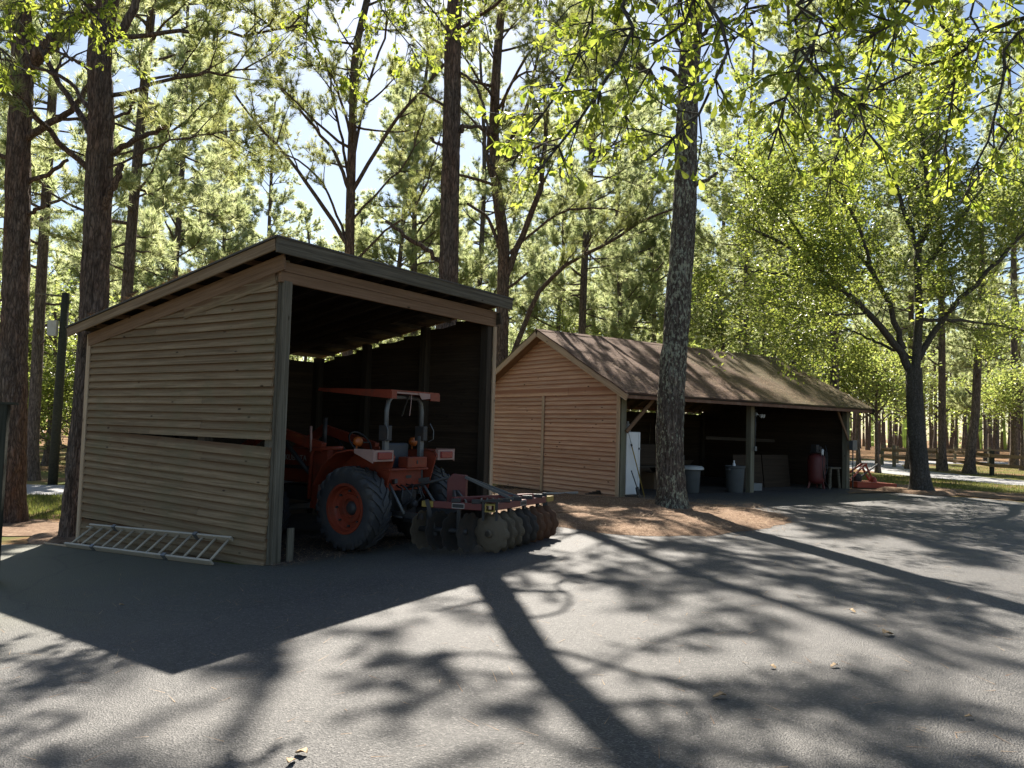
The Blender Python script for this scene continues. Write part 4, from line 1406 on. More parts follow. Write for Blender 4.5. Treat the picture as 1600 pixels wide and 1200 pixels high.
# clutter in the dark of the barn
M['can'] = m_plain('dull_tin', (.16, .15, .14), .5, .5, wear_col=(.12, .07, .04), wear=.6)
M['card'] = m_plain('cardboard', (.17, .115, .07), .9, wear=.3)
for (u, v, z, r_, h_, lab) in ((2.45, 1.05, .66, .09, .20, 'dull paint can at the near end of the dark workbench'), (2.72, 1.15, .66, .07, .16, 'smaller dull can beside the paint can on the workbench'), (3.05, 1.05, .66, .10, .24, 'tall dull can at the far end of the workbench')):
    c_ = thing('paint_can', lab, 'can', bpos(u, v, z), BR, 'cans on the workbench')
    MB().lathe([(r_ * .97, 0), (r_, .008), (r_, h_ - .012), (r_ * 1.03, h_), (r_ * .9, h_ - .004), (0, h_ - .006)], (0, 0, 0), (0, 0, 1), 18, cap=False).build('body', M['can'], c_, auto=40)
    MB().tube([(-r_, 0, h_ * .8), (-r_ * .8, -.04, h_ * .5), (0, -r_ - .015, h_ * .42), (r_ * .8, -.04, h_ * .5), (r_, 0, h_ * .8)], .003, 5).build('wire_handle', M['iron'], c_)
for (u, v, z, w_, d_b, h_, lab) in ((2.6, 1.5, .012, .5, .4, .42, 'brown cardboard box under the workbench'), (3.3, 3.2, .012, .7, .5, .55, 'large cardboard box on the floor at the back of the left bay'), (5.6, 3.4, .012, .6, .6, .5, 'cardboard box on the floor at the back of the right bay')):
    c_ = thing('cardboard_box', lab, 'box', bpos(u, v, z), BR + .2)
    MB().box(0, w_, 0, d_b, 0, h_).build('carton', M['card'], c_, bevel=.006)
    for s in (0, 1):
        y0 = 0 if s == 0 else d_b
        MB().plate([(0, y0, h_ + .002), (w_, y0, h_ + .002), (w_, y0 - (1 - 2 * s) * .12, h_ + .14), (0, y0 - (1 - 2 * s) * .12, h_ + .14)], (0, 0, .004)).build('flap', M['card'], c_)
for (u, ln, lab) in ((2.9, 1.35, 'rake hanging on the back wall of the barn left of the middle'), (3.5, 1.45, 'shovel hanging on the back wall near the middle post'), (6.2, 1.4, 'hoe hanging on the back wall of the right bay')):
    c_ = thing('garden_tool', lab, 'tool', bpos(u, BG - .10, .35), BR)
    MB().tube([(0, 0, .25), (.03, -.02, ln)], .016, 6).build('handle', M['grey_wood'], c_, True)
    MB().plate([(-.1, 0, 0), (.1, 0, 0), (.08, -.01, .27), (-.08, -.01, .27)], (0, -.012, 0)).build('head', M['iron'], c_)

# rotary cutter parked beyond the barn
M['mower_red'] = m_plain('orange_red_paint', (.36, .06, .03), .5, wear_col=(.2, .06, .03), wear=.5)  # the cutter's own orange red paint
mg = gp(1362, 764)
mow = thing('rotary_cutter', 'orange red rotary cutter with raised A-frame parked past the barn end', 'mower', (mg[0] - .05, mg[1] + .5, gz(mg[0])), .25)
mow.scale = (.8, .8, .8)
b = MB()
b.plate([(-.75, -.7, .20), (.85, -.75, .14), (.95, .5, .16), (.3, .9, .18), (-.75, .8, .22)], (0, 0, .05))
b.plate([(-.75, -.7, .05), (.85, -.75, .02), (.85, -.75, .16), (-.75, -.7, .22)], (0, .02, 0))
b.plate([(-.75, -.7, .05), (-.75, -.7, .22), (-.75, .8, .24), (-.75, .8, .06)], (.02, 0, 0))
b.build('deck', M['mower_red'], mow)
MB().bar((-.75, -.3, .30), (.05, -.1, .86), .05, .06).build('frame_bar', M['mower_red'], mow)
MB().bar((-.75, .2, .30), (.05, .1, .86), .05, .06).build('frame_bar', M['mower_red'], mow)
MB().bar((.03, -.14, .85), (.30, -.25, .20), .05, .06).build('frame_bar', M['mower_red'], mow)
MB().bar((.03, .14, .85), (.55, .25, .22), .05, .06).build('frame_bar', M['mower_red'], mow)
MB().bar((.02, -.2, .86), (.08, .2, .86), .06, .06).build('top_pin', M['mower_red'], mow)
for x_, y_ in ((.30, -.25), (.62, .25)):
    MB().lathe([(.10, .17), (.11, .2), (.09, .32), (.05, .40)], (x_, y_, 0), (0, 0, 1), 14).build('bearing_housing', M['mower_red'], mow, auto=40)
MB().bar((-.3, -.2, .35), (.95, .35, .85), .05, .05).build('drive_shaft', M['iron'], mow)
MB().lathe([(.12, 0), (.16, .05), (.16, .22), (.1, .28)], (-.25, -.05, .22), (0, 0, 1), 14).build('gear_box', M['iron'], mow, auto=40)

# ------------------------------------------------------------------ left side: post, utility pole
pb = gp(4, 911)
lp = thing('gate_post', 'dark square post cut by the left edge of the picture', 'post', (pb[0] - .18, pb[1], pb[2] - .02), .3)
plank('shaft', M['post_dark'], lp, (0, 0, 0), (0, 0, 2.0), X, .11, .11)
MB().plate([(-.075, -.075, 2.0), (.185 - .0, -.075, 2.0), (.185, .075, 2.0), (-.075, .075, 2.0)], (0, 0, .03)).build('cap', M['post_dark'], lp)
ub = gp(82, 757)
up_ = thing('utility_pole', 'thin dark utility pole with a white box left of the shed', 'utility pole', (ub[0], ub[1], -.30))
top = at(103, 458, ub[1]) - np.array([ub[0], ub[1], -.30])
MB().tube([(0, 0, 0), tuple(top * .5), tuple(top)], [.13, .12, .105], 12).build('shaft', M['post_dark'], up_, True)
wb = top * .78
MB().box(wb[0] - .36, wb[0] - .10, wb[1] - .2, wb[1] - .06, wb[2] - .05, wb[2] + .40).build('meter_box', M['grime_white'], up_, bevel=.015)
MB().tube([tuple(top * .98 + np.array([-.9, 0, .08])), tuple(top * .98 + np.array([.1, 0, 0]))], .025, 6).build('cross_arm', M['grey_wood'], up_, True)

# ------------------------------------------------------------------ rail fence beyond the driveway
fpts = [(22.9, 29.2), (21.0, 31.0), (20.3, 33.2), (21.2, 36.4), (21.4, 39.4), (19.6, 40.2), (20.2, 42.8), (22.4, 45.6), (25.0, 47.6), (27.8, 49.2), (30.8, 50.6), (34.0, 51.6), (37.4, 52.4)]
fence = thing('rail_fence', 'weathered two rail timber fence bordering the far driveway on the right', 'fence', (fpts[0][0], fpts[0][1], .26))
fo = np.array([*fpts[0]])
for i, p in enumerate(fpts):
    q = np.array(p) - fo
    h_ = 1.05 + rg.uniform(-.05, .05)
    plank('post', M['post_dark'] if i < 4 else M['green_wood'], fence, (q[0], q[1], -.05), (q[0] + rg.uniform(-.03, .03), q[1], h_), X, .14, .14)
    if i + 1 < len(fpts):
        q2 = np.array(fpts[i + 1]) - fo
        for zz in (.38, .78):
            plank('rail', M['tan_board'], fence, (q[0], q[1] - .06, zz + rg.uniform(-.03, .03)), (q2[0], q2[1] - .06, zz + rg.uniform(-.03, .03)), Z, .14, .05)

# ------------------------------------------------------------------ dry leaves on the asphalt
M['dry_leaf'] = m_plain('dry_leaf', (.34, .23, .12), .7, wear_col=(.30, .17, .08), wear=.6, scale=30)
rl = random.Random(3)
for (px, py, ln, wh) in ((1124, 1091, .085, 'curled tan leaf lying on the asphalt between the tree shadows'), (1303, 1043, .06, 'pale upright curled leaf on the sunlit asphalt at right'), (1388, 993, .10, 'torn cream leaf on the sunlit asphalt near the right shadow'),
                         (1332, 957, .07, 'tiny pale leaf at the edge of the broad shadow'), (455, 1193, .07, 'brown leaf at the bottom edge of the yard'), (470, 1180, .07, 'second dry leaf just above the bottom edge leaf'), (1513, 1123, .04, 'small yellow leaf in the lower right shadow'), (190, 947, .05, 'small dry leaf in the dark shed shadow'), (1208, 1045, .05, 'thin tan leaf left of the upright curled leaf')):
    g_ = gp(px, py)
    vs, fs = [], []
    n = 7
    wv = rl.uniform(.25, .4)
    for i in range(n):
        t_ = i / (n - 1)
        wd = ln * wv * math.sin(math.pi * min(1, t_ * .92 + .06)) * (1 + .3 * math.sin(9 * t_))
        zc = .006 + .25 * ln * (t_ - .5) ** 2 + .1 * ln * math.sin(5 * t_)
        vs += [((t_ - .5) * ln, -wd, max(.003, zc + .5 * wd)), ((t_ - .5) * ln, 0, max(.002, zc)), ((t_ - .5) * ln, wd, max(.003, zc + .7 * wd))]
    for i in range(n - 1):
        for k in (0, 1):
            a = 3 * i + k
            fs.append((a, a + 1, a + 4, a + 3))
    o = mesh_obj('dry_leaf', vs, fs, M['dry_leaf'], None, True, (g_[0], g_[1], g_[2] + .004))
    o.rotation_euler = (0, 0, rl.uniform(0, 6))
    m_ = o.modifiers.new('thickness', 'SOLIDIFY'); m_.thickness = .0012
    tag(o, wh, 'leaf', 'dry leaves on the asphalt')

# ------------------------------------------------------------------ trees
M['bark_pine'] = m_bark('pine_bark', (.03, .022, .018), (.185, .14, .112), (.28, .22, .18), red=(.25, .145, .10))
M['bark_lichen'] = m_bark('lichen_pine_bark', (.028, .022, .018), (.15, .125, .105), (.235, .20, .165), lichen=(.40, .42, .31), bstr=1.0)
M['bark_oak'] = m_bark('oak_bark', (.035, .032, .028), (.085, .078, .068), (.14, .13, .115), zs=.5, sc=18, bstr=.5)
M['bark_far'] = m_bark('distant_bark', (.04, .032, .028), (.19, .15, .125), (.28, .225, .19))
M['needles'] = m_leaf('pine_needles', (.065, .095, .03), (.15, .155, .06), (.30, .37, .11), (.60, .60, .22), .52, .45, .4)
M['needles_far'] = m_leaf('distant_pine_needles', (.09, .125, .05), (.18, .19, .085), (.50, .60, .27), (.78, .80, .42), .58, .5, .4)  # paler than the near needles; haze and glare are put into the colour
M['oak_leaf'] = m_leaf('oak_leaves', (.035, .062, .016), (.09, .11, .026), (.28, .38, .06), (.54, .58, .12), .5, .35, .5)
M['near_leaf'] = m_leaf('overhanging_oak_leaves', (.05, .085, .018), (.10, .13, .025), (.34, .46, .05), (.60, .64, .10), .55, .4, .4)
M['broad_leaf'] = m_leaf('woodland_leaves', (.04, .07, .018), (.11, .13, .035), (.32, .43, .09), (.60, .63, .17), .52, .4, .5)


class TM:
    """triangle collector"""

    def __init__(self):
        self.V, self.T, self.n = [], [], 0
        self.tint = []

    def add(self, V, T, tint=None):
        V = np.asarray(V, np.float32).reshape(-1, 3)
        self.V.append(V)
        self.T.append(np.asarray(T, np.int32) + self.n)
        self.n += len(V)
        self.tint.append(np.zeros(len(V), np.float32) if tint is None else np.asarray(tint, np.float32))

    def tube(self, P, rad, seg=6, bark=None):
        P = np.asarray(P, float)
        n = len(P)
        rad = np.broadcast_to(np.asarray(rad, float), (n,))
        T = np.gradient(P, axis=0)
        T /= (np.linalg.norm(T, axis=1)[:, None] + 1e-12)
        s = np.cross(T[0], [0, 0, 1.0] if abs(T[0][2]) < .9 else [1.0, 0, 0])
        s /= np.linalg.norm(s)
        a = np.arange(seg) * 2 * np.pi / seg
        ca, sa = np.cos(a)[:, None], np.sin(a)[:, None]
        out = np.empty((n, seg, 3))
        for i in range(n):
            s = s - T[i] * (s @ T[i])
            s /= (np.linalg.norm(s) + 1e-12)
            u = np.cross(T[i], s)
            rr = rad[i] if bark is None else (rad[i] * bark[i])[:, None]
            out[i] = P[i] + rr * (ca * s + sa * u)
        i, k = np.meshgrid(np.arange(n - 1), np.arange(seg), indexing='ij')
        k2 = (k + 1) % seg
        A, B, C_, D = i * seg + k, i * seg + k2, (i + 1) * seg + k2, (i + 1) * seg + k
        tr = np.concatenate([np.stack([A, B, C_], -1).reshape(-1, 3), np.stack([A, C_, D], -1).reshape(-1, 3)])
        self.add(out.reshape(-1, 3), tr)

    def obj(self, name, mat, parent, smooth=False, tint=False):
        return tri_obj(name, np.concatenate(self.V), np.concatenate(self.T), mat, parent, smooth, np.concatenate(self.tint) if tint else None)


def vnoise(x, y, rng_seed, px):
    """value noise, periodic in x with period px cells"""
    rng = np.random.default_rng(rng_seed)
    tab = rng.uniform(-1, 1, (px, 512))
    xi, yi = np.floor(x).astype(int), np.floor(y).astype(int)
    fx, fy = x - xi, y - yi
    fx, fy = fx * fx * (3 - 2 * fx), fy * fy * (3 - 2 * fy)
    g = lambda i, j: tab[i % px, j % 512]
    return (g(xi, yi) * (1 - fx) + g(xi + 1, yi) * fx) * (1 - fy) + (g(xi, yi + 1) * (1 - fx) + g(xi + 1, yi + 1) * fx) * fy


def bark_relief(n, seg, H, seed, amp=.05, flare=None):
    """relative radius over (height, angle): furrows, plates, root flare"""
    a = np.arange(seg)[None, :] / seg
    h = np.linspace(0, H, n)[:, None]
    f1 = vnoise(a * 14 + 0 * h, h * 3.2 + 0 * a, seed, 14)
    f2 = vnoise(a * 26 + 0 * h, h * 9 + 0 * a, seed + 1, 26)
    f3 = vnoise(a * 5 + 0 * h, h * .6 + 0 * a, seed + 2, 5)
    r_ = 1 + amp * (1 - 2 * np.abs(f1)) * .8 + amp * .6 * f2 + .05 * f3
    if flare:
        lob = 1 + .35 * vnoise(a * 5 + 0 * h, 0 * a + 0 * h + 3.3, seed + 3, 5)
        r_ = r_ + flare * lob * np.exp(-h / .22)
    return r_


def smooth_path(pts, n):
    """resample a coarse path smoothly (Catmull-Rom)"""
    P = np.asarray(pts, float)
    if len(P) < 3:
        t = np.linspace(0, 1, n)[:, None]
        return P[0] * (1 - t) + P[-1] * t
    Q = np.vstack([2 * P[0] - P[1], P, 2 * P[-1] - P[-2]])
    d = np.r_[0, np.cumsum(np.linalg.norm(np.diff(P, axis=0), axis=1))]
    s = np.linspace(0, d[-1] * (1 - 1e-9), n)
    out = []
    for x in s:
        i = min(np.searchsorted(d, x, 'right') - 1, len(P) - 2)
        t = (x - d[i]) / (d[i + 1] - d[i] + 1e-12)
        p0, p1, p2, p3 = Q[i], Q[i + 1], Q[i + 2], Q[i + 3]
        out.append(.5 * (2 * p1 + (p2 - p0) * t + (2 * p0 - 5 * p1 + 4 * p2 - p3) * t * t + (3 * p1 - p0 - 3 * p2 + p3) * t ** 3))
    return np.array(out)


def needles(tm, pos, ax, rng, per, length, width):
    """tufts: needles fanning out round each axis"""
    n = len(pos)
    pos = np.repeat(pos, per, 0)
    ax = np.repeat(ax, per, 0)
    m = n * per
    rv = rng.normal(size=(m, 3))
    perp = rv - ax * np.sum(rv * ax, 1)[:, None]
    perp /= np.linalg.norm(perp, axis=1)[:, None]
    th = rng.uniform(.15, 1.25, m)
    d = ax * np.cos(th)[:, None] + perp * np.sin(th)[:, None]
    L = length * rng.uniform(.7, 1.15, m)
    side = np.cross(d, rng.normal(size=(m, 3)))
    side /= np.linalg.norm(side, axis=1)[:, None]
    base = pos - ax * rng.uniform(0, .10, m)[:, None]
    A, B = base - side * width * .5, base + side * width * .5
    tip = base + d * L[:, None]
    V = np.stack([A, B, tip], 1).reshape(-1, 3)
    tint = np.repeat(np.repeat(rng.uniform(0, .75, n), per) + rng.uniform(0, .25, m), 3)
    tm.add(V, np.arange(3 * m).reshape(-1, 3), tint)


def rot_about(v, ax, a):
    return v * math.cos(a) + np.cross(ax, v) * math.sin(a) + ax * (ax @ v) * (1 - math.cos(a))


def pine_branch(wood, tufts, p, d, L, r0, rng, dens=1.0, up=.10, bare=.3):
    n = 7
    pts = [np.array(p, float)]
    d = unit(d)
    for i in range(n):
        d = unit(d + np.array([0, 0, up]) * (i / n) + rng.normal(0, .11, 3))
        pts.append(pts[-1] + d * L / n)
    P = np.array(pts)
    rr = np.linspace(r0, r0 * .18, n + 1)
    wood.tube(P, rr, 5)
    k2 = int((4 + L * 3.6) * dens)
    for j in range(k2):
        t = bare + (1 - bare) * rng.uniform()
        i = min(int(t * n), n - 1)
        q = P[i] + (P[i + 1] - P[i]) * (t * n - i)
        dd = unit(P[i + 1] - P[i])
        s = unit(np.cross(dd, rng.normal(size=3)))
        e = unit(dd * .75 + s * rng.uniform(.5, 1.1) + np.array([0, 0, .25]))
        l2 = L * rng.uniform(.10, .30) * (1.25 - t * .6) + .15
        e2 = unit(e + np.array([0, 0, .35]) + rng.normal(0, .15, 3))
        Q = np.array([q, q + e * l2 * .5, q + e * l2 * .5 + e2 * l2 * .5])
        wood.tube(Q, [r0 * .22, r0 * .16, .004], 3)
        m = max(2, int(l2 * 7))
        for x in np.linspace(.35, 1.0, m):
            b = Q[0] + (Q[1] - Q[0]) * min(1, 2 * x) if x < .5 else Q[1] + (Q[2] - Q[1]) * (2 * x - 1)
            tufts.append((b + rng.normal(0, .035, 3), unit(e2 + rng.normal(0, .45, 3))))
    tufts.append((P[-1], d))


def pine(name, label, loc, H, r0, crown0, nb, Lmax, seed, path=None, rt=None, relief=False, per=30, nlen=.20, nwid=.012, extra=(), stubs=4, group=None, mat=None, nmat=None, flare=.28, dens=1.0, cat='tree', top_r=.05, trunk_n=None):
    """tall pine: trunk (with bark relief when near), limbs, needle crown. path: trunk centre line above the base"""
    rng = np.random.default_rng(seed)
    root = thing(name, label, cat, tuple(loc), 0, group)
    if path is None:
        path = [(0, 0, -.1), (rng.normal(0, .1), rng.normal(0, .1), H * .35), (rng.normal(0, .22), rng.normal(0, .22), H * .7), (rng.normal(0, .3), rng.normal(0, .3), H)]
    nn = trunk_n or (240 if relief else 26)
    P = smooth_path(path, nn)
    t = np.linspace(0, 1, nn)
    rad = r0 * (1 - t) ** .75 + top_r * t
    tr, wood, tufts = TM(), TM(), []
    if relief:
        tr.tube(P, rad, 56, bark_relief(nn, 56, H, seed, .085, flare))
    else:
        rad = rad * (1 + .5 * np.exp(-P[:, 2] / .35))
        tr.tube(P, rad, 12)
    zt = P[:, 2]
    for i in range(nb):
        f = (i + rng.uniform()) / nb
        h = crown0 + (zt[-1] - crown0) * f ** .95
        c = np.array([np.interp(h, zt, P[:, k]) for k in range(3)])
        az = rng.uniform(0, 2 * np.pi)
        el = rng.uniform(-.15, .35) + .55 * f
        L = Lmax * (1 - f ** 1.6 * .78) * rng.uniform(.55, 1.1)
        d = np.array([math.cos(az) * math.cos(el), math.sin(az) * math.cos(el), math.sin(el)])
        pine_branch(wood, tufts, c, d, L, .012 + .012 * L, rng, dens, up=rng.uniform(.02, .3))
    for i in range(stubs):
        h = rng.uniform(min(2.2, crown0 * .5), crown0)
        c = np.array([np.interp(h, zt, P[:, k]) for k in range(3)])
        az = rng.uniform(0, 2 * np.pi)
        L = rng.uniform(.25, .9)
        d = np.array([math.cos(az), math.sin(az), rng.uniform(-.1, .7)])
        wood.tube(np.array([c, c + d * L * .5, c + d * L + np.array([0, 0, .1])]), [.05, .042, .03], 6)
    for (pts, ra, rb_, leafy) in extra:
        j = np.argmin(np.linalg.norm(P - np.array(pts[0]), axis=1))
        if np.linalg.norm(P[j] - np.array(pts[0])) < .6: pts = [P[max(0, j - 1)]] + list(pts)[1:]
        Q = smooth_path(pts, 14)
        Q[1:-1] += rng.normal(0, .018, (12, 3))
        wood.tube(Q, np.linspace(ra, rb_, 14), 8)
        if leafy:
            for j in range(leafy):
                i = rng.integers(5, 13)
                dd = unit(Q[i + 1 if i < 13 else i] - Q[i - 1])
                pine_branch(wood, tufts, Q[i], unit(dd + rng.normal(0, .55, 3) + np.array([0, 0, .2])), rng.uniform(.7, 1.5), rb_ * .8 + .006, rng, dens)
    tr.obj('trunk', mat or M['bark_pine'], root, smooth=True)
    if wood.n: wood.obj('limbs', mat or M['bark_pine'], root, smooth=True)
    if tufts:
        cr = TM()
        needles(cr, np.array([a for a, _ in tufts]), np.array([b for _, b in tufts]), rng, per, nlen, nwid)
        cr.obj('crown', nmat or M['needles'], root, tint=True)
    return root


def leaves(tm, pos, rng, length, width, droop=.2, dirs=None):
    """simple folded leaves: two triangles along the midrib"""
    n = len(pos)
    d = rng.normal(size=(n, 3)) if dirs is None else dirs + rng.normal(0, .55, (n, 3))
    d[:, 2] = d[:, 2] * .6 - droop
    d /= np.linalg.norm(d, axis=1)[:, None]
    up = np.array([0, 0, 1.0]) + rng.normal(0, .55, (n, 3))
    s = np.cross(d, up)
    s /= np.linalg.norm(s, axis=1)[:, None]
    L = (length * rng.uniform(.6, 1.2, n))[:, None]
    W = (width * rng.uniform(.7, 1.2, n))[:, None]
    nrm = np.cross(s, d)
    b, t = pos, pos + d * L
    m = pos + d * L * .6
    V = np.stack([b, m - s * W * .5 + nrm * W * .15, t, m + s * W * .5 + nrm * W * .15], 1).reshape(-1, 3)
    i = np.arange(n)[:, None] * 4
    T = np.concatenate([i + np.array([[0, 1, 2]]), i + np.array([[0, 2, 3]])])
    tm.add(V, T, np.repeat(rng.uniform(0, 1, n), 4))


def grow(wood, tips, p, d, L, r, lev, rng, spread=.75, lift=.12, kids=(3, 5), seg=(8, 6, 4, 3, 3), minr=.004):
    n = 6
    P = [np.array(p, float)]
    d = unit(d)
    for i in range(n):
        d = unit(d + rng.normal(0, .13, 3) + np.array([0, 0, lift * .35]))
        P.append(P[-1] + d * L / n)
    P = np.array(P)
    wood.tube(P, np.linspace(r, max(r * .45, minr), n + 1), seg[0])
    if lev == 0:
        for i in range(1, n + 1):
            tips.append((P[i], unit(P[i] - P[i - 1])))
        return
    k = rng.integers(kids[0], kids[1] + 1)
    for j in range(k):
        t = .30 + .70 * (j + rng.uniform()) / k
        i = min(int(t * n), n - 1)
        q = P[i] + (P[i + 1] - P[i]) * (t * n - i)
        dd = unit(P[i + 1] - P[i])
        s = unit(np.cross(dd, rng.normal(size=3)))
        e = unit(dd * (1 - spread * .45) + s * spread)
        grow(wood, tips, q, e, L * rng.uniform(.45, .72), r * (1 - .5 * t) * .6, lev - 1, rng, spread, lift, kids, seg[1:] if len(seg) > 1 else seg, minr)
    grow(wood, tips, P[-1], d, L * .6, r * .45, lev - 1, rng, spread, lift, kids, seg[1:] if len(seg) > 1 else seg, minr)


def broadleaf(name, label, loc, trunk, r0, limbs, seed, per, ll, lw, mat, lmat, relief=False, group=None, lev=2, spread=.75, lift=.12, jitter=.14, rt=.6, kids=(3, 5), flare=.5, cat='tree'):
    """limbs: list of (fraction up the trunk, direction, length, radius)"""
    rng = np.random.default_rng(seed)
    root = thing(name, label, cat, tuple(loc), 0, group)
    nn = 120 if relief else 14
    P = smooth_path(trunk, nn)
    rad = np.linspace(r0, r0 * rt, nn)
    tr, wood, tips = TM(), TM(), []
    if relief:
        tr.tube(P, rad, 40, bark_relief(nn, 40, np.linalg.norm(P[-1] - P[0]), seed, .03, flare))
    else:
        tr.tube(P, rad * (1 + .6 * np.exp(-(P[:, 2] - P[0][2]) / .4)), 10)
    for (f, d, L, r) in limbs:
        i = f * (nn - 1)
        c = P[int(i)]
        grow(wood, tips, c, np.array(d, float), L, r, lev, rng, spread, lift, kids)
    tr.obj('trunk', mat, root, smooth=True)
    wood.obj('limbs', mat, root, smooth=True)
    pos = np.array([a for a, _ in tips]); dr_ = np.array([b for _, b in tips])
    pos = np.repeat(pos, per, 0) + rng.normal(0, jitter, (len(pos) * per, 3))
    cr = TM()
    leaves(cr, pos, rng, ll, lw, .15, np.repeat(dr_, per, 0))
    cr.obj('crown', lmat, root, tint=True)
    return root


def gb(px, Y, z=None):
    """ground point at distance Y under a column of the photo"""
    x = at(px, 690, Y)[0]
    return np.array([x, Y, gz(x) if z is None else z])


def pxs(o, pts):
    return [at2(o, px, py, Y) for px, py, Y in pts]


# --- the lichen covered pine in front of the barn
o = np.array([3.07, 14.81, .26])
pine('pine_tree', 'tall lichen spotted pine standing in straw in front of the barn', o, 21, .255, 13.0, 24, 2.8, 31,
     path=[(0, 0, -.12)] + pxs(o, [(1047, 700, 14.81), (1049, 620, 14.8), (1056, 520, 14.8), (1068, 350, 14.8), (1073, 200, 14.8), (1080, 60, 14.8)]) + [(.55, 0, 14), (.7, .2, 21)], relief=True, mat=M['bark_lichen'], stubs=0, flare=.6, dens=.8,
     extra=[(pxs(o, [(1084, 285, 14.7), (1100, 282, 14.5), (1122, 270, 14.3)]), .05, .03, 0), (pxs(o, [(1060, 120, 14.8), (1045, 108, 14.7), (1033, 106, 14.6)]), .045, .03, 0), (pxs(o, [(1078, 55, 14.8), (1120, 40, 14.5), (1180, 20, 14.0)]), .05, .02, 2), (pxs(o, [(1072, 175, 14.8), (1020, 120, 15.8), (960, 95, 17.0), (900, 105, 17.8)]), .05, .02, 15), (pxs(o, [(1074, 90, 14.8), (1040, 30, 15.8), (1000, -20, 17.0), (950, -60, 18.0)]), .05, .02, 15), (pxs(o, [(1078, 60, 14.8), (1120, 0, 16.0), (1180, -60, 17.2)]), .05, .02, 14)])

# --- two pines left of the shed
o = np.array([-6.86, 12.6, -.22])
pine('pine_tree', 'thick reddish barked pine rising against the left end of the shed', o, 21, .225, 9.6, 44, 3.2, 32,
     path=[(0, 0, -.12)] + pxs(o, [(130, 700, 12.6), (140, 600, 12.6), (150, 400, 12.6), (158, 200, 12.6), (167, 0, 12.6)]) + [(.75, .3, 14), (.8, .4, 21)], relief=True, stubs=0, flare=.35, dens=.9,
     extra=[(pxs(o, [(180, 62, 12.6), (250, 52, 12.4), (330, 48, 12.2), (400, 54, 12.0), (480, 35, 11.8)]), .045, .012, 8), (pxs(o, [(178, 148, 12.6), (250, 128, 12.5), (330, 115, 12.3), (400, 108, 12.1)]), .04, .012, 6),
            (pxs(o, [(172, 238, 12.6), (220, 215, 12.4), (265, 195, 12.2)]), .05, .035, 0), (pxs(o, [(160, 335, 12.6), (178, 290, 12.4), (190, 256, 12.3)]), .07, .05, 0),
            (pxs(o, [(148, 275, 12.6), (70, 200, 12.3), (0, 132, 12.0), (-60, 90, 11.8)]), .05, .03, 2), (pxs(o, [(152, 222, 12.6), (105, 145, 12.8), (62, 75, 13.0), (40, 20, 13.1)]), .06, .03, 2),
            (pxs(o, [(150, 178, 12.6), (100, 125, 12.7), (60, 108, 12.9), (0, 92, 13.0)]), .04, .02, 3), (pxs(o, [(152, 115, 12.6), (110, 90, 12.8), (70, 72, 13)]), .035, .015, 2),
            (pxs(o, [(176, 75, 12.6), (205, 25, 12.5), (216, -25, 12.5), (226, -120, 12.4)]), .075, .05, 3), (pxs(o, [(168, 262, 12.6), (240, 232, 12.4), (300, 215, 12.2), (360, 205, 12)]), .022, .008, 6),
            (pxs(o, [(170, 190, 12.6), (200, 172, 12.5), (212, 150, 12.4)]), .03, .02, 0)])
o = np.array([-9.2, 14.6, -.28])
pine('pine_tree', 'forked dark pine at the left edge behind the gate post', o, 20, .25, 9.5, 40, 3.2, 33,
     path=[(0, 0, -.12)] + pxs(o, [(20, 600, 14.6), (26, 400, 14.6), (30, 230, 14.6), (36, 90, 14.6), (40, -20, 14.6)]) + [(.4, .3, 14), (.2, .5, 20)], relief=True, stubs=0, dens=.9,
     extra=[(pxs(o, [(52, 100, 14.6), (95, 55, 14.5), (150, 2, 14.4), (200, -70, 14.3)]), .16, .09, 4), (pxs(o, [(45, 215, 14.6), (90, 185, 14.4), (118, 165, 14.3), (150, 120, 14.2)]), .075, .04, 2), (pxs(o, [(45, 290, 14.6), (80, 268, 14.5), (106, 250, 14.3)]), .05, .03, 0),
            (pxs(o, [(10, 250, 14.6), (-20, 235, 14.5), (-80, 220, 14.3)]), .05, .03, 3), (pxs(o, [(40, 335, 14.6), (62, 325, 14.5), (76, 322, 14.4)]), .045, .03, 0)])

# --- pine behind the shed whose trunk shadow crosses the yard
o = np.array([-1.32, 15.4, .06])
pine('pine_tree', 'straight bare trunked pine rising just behind the right half of the shed', o, 20, .215, 9.6, 42, 3.3, 34,
     path=[(0, 0, -.1)] + pxs(o, [(697, 520, 15.4), (700, 440, 15.4), (703, 300, 15.4), (707, 150, 15.4), (712, 0, 15.4)]) + [(.3, 0, 14), (.35, .2, 20)], relief=True, stubs=0, dens=.9,
     extra=[(pxs(o, [(698, 412, 15.4), (665, 390, 15.2), (625, 362, 15.0), (602, 345, 14.9)]), .055, .03, 0), (pxs(o, [(714, 196, 15.4), (745, 198, 15.2), (762, 200, 15.1)]), .045, .028, 0), (pxs(o, [(690, 168, 15.4), (672, 152, 15.3), (655, 146, 15.2)]), .035, .02, 0),
            (pxs(o, [(692, 232, 15.4), (680, 222, 15.3), (672, 216, 15.2)]), .04, .025, 0), (pxs(o, [(712, 100, 15.4), (740, 130, 15.2), (760, 180, 15.0), (758, 230, 14.9), (772, 262, 14.8)]), .03, .018, 1), (pxs(o, [(715, 215, 15.4), (722, 205, 15.3), (722, 195, 15.3)]), .05, .04, 0)])
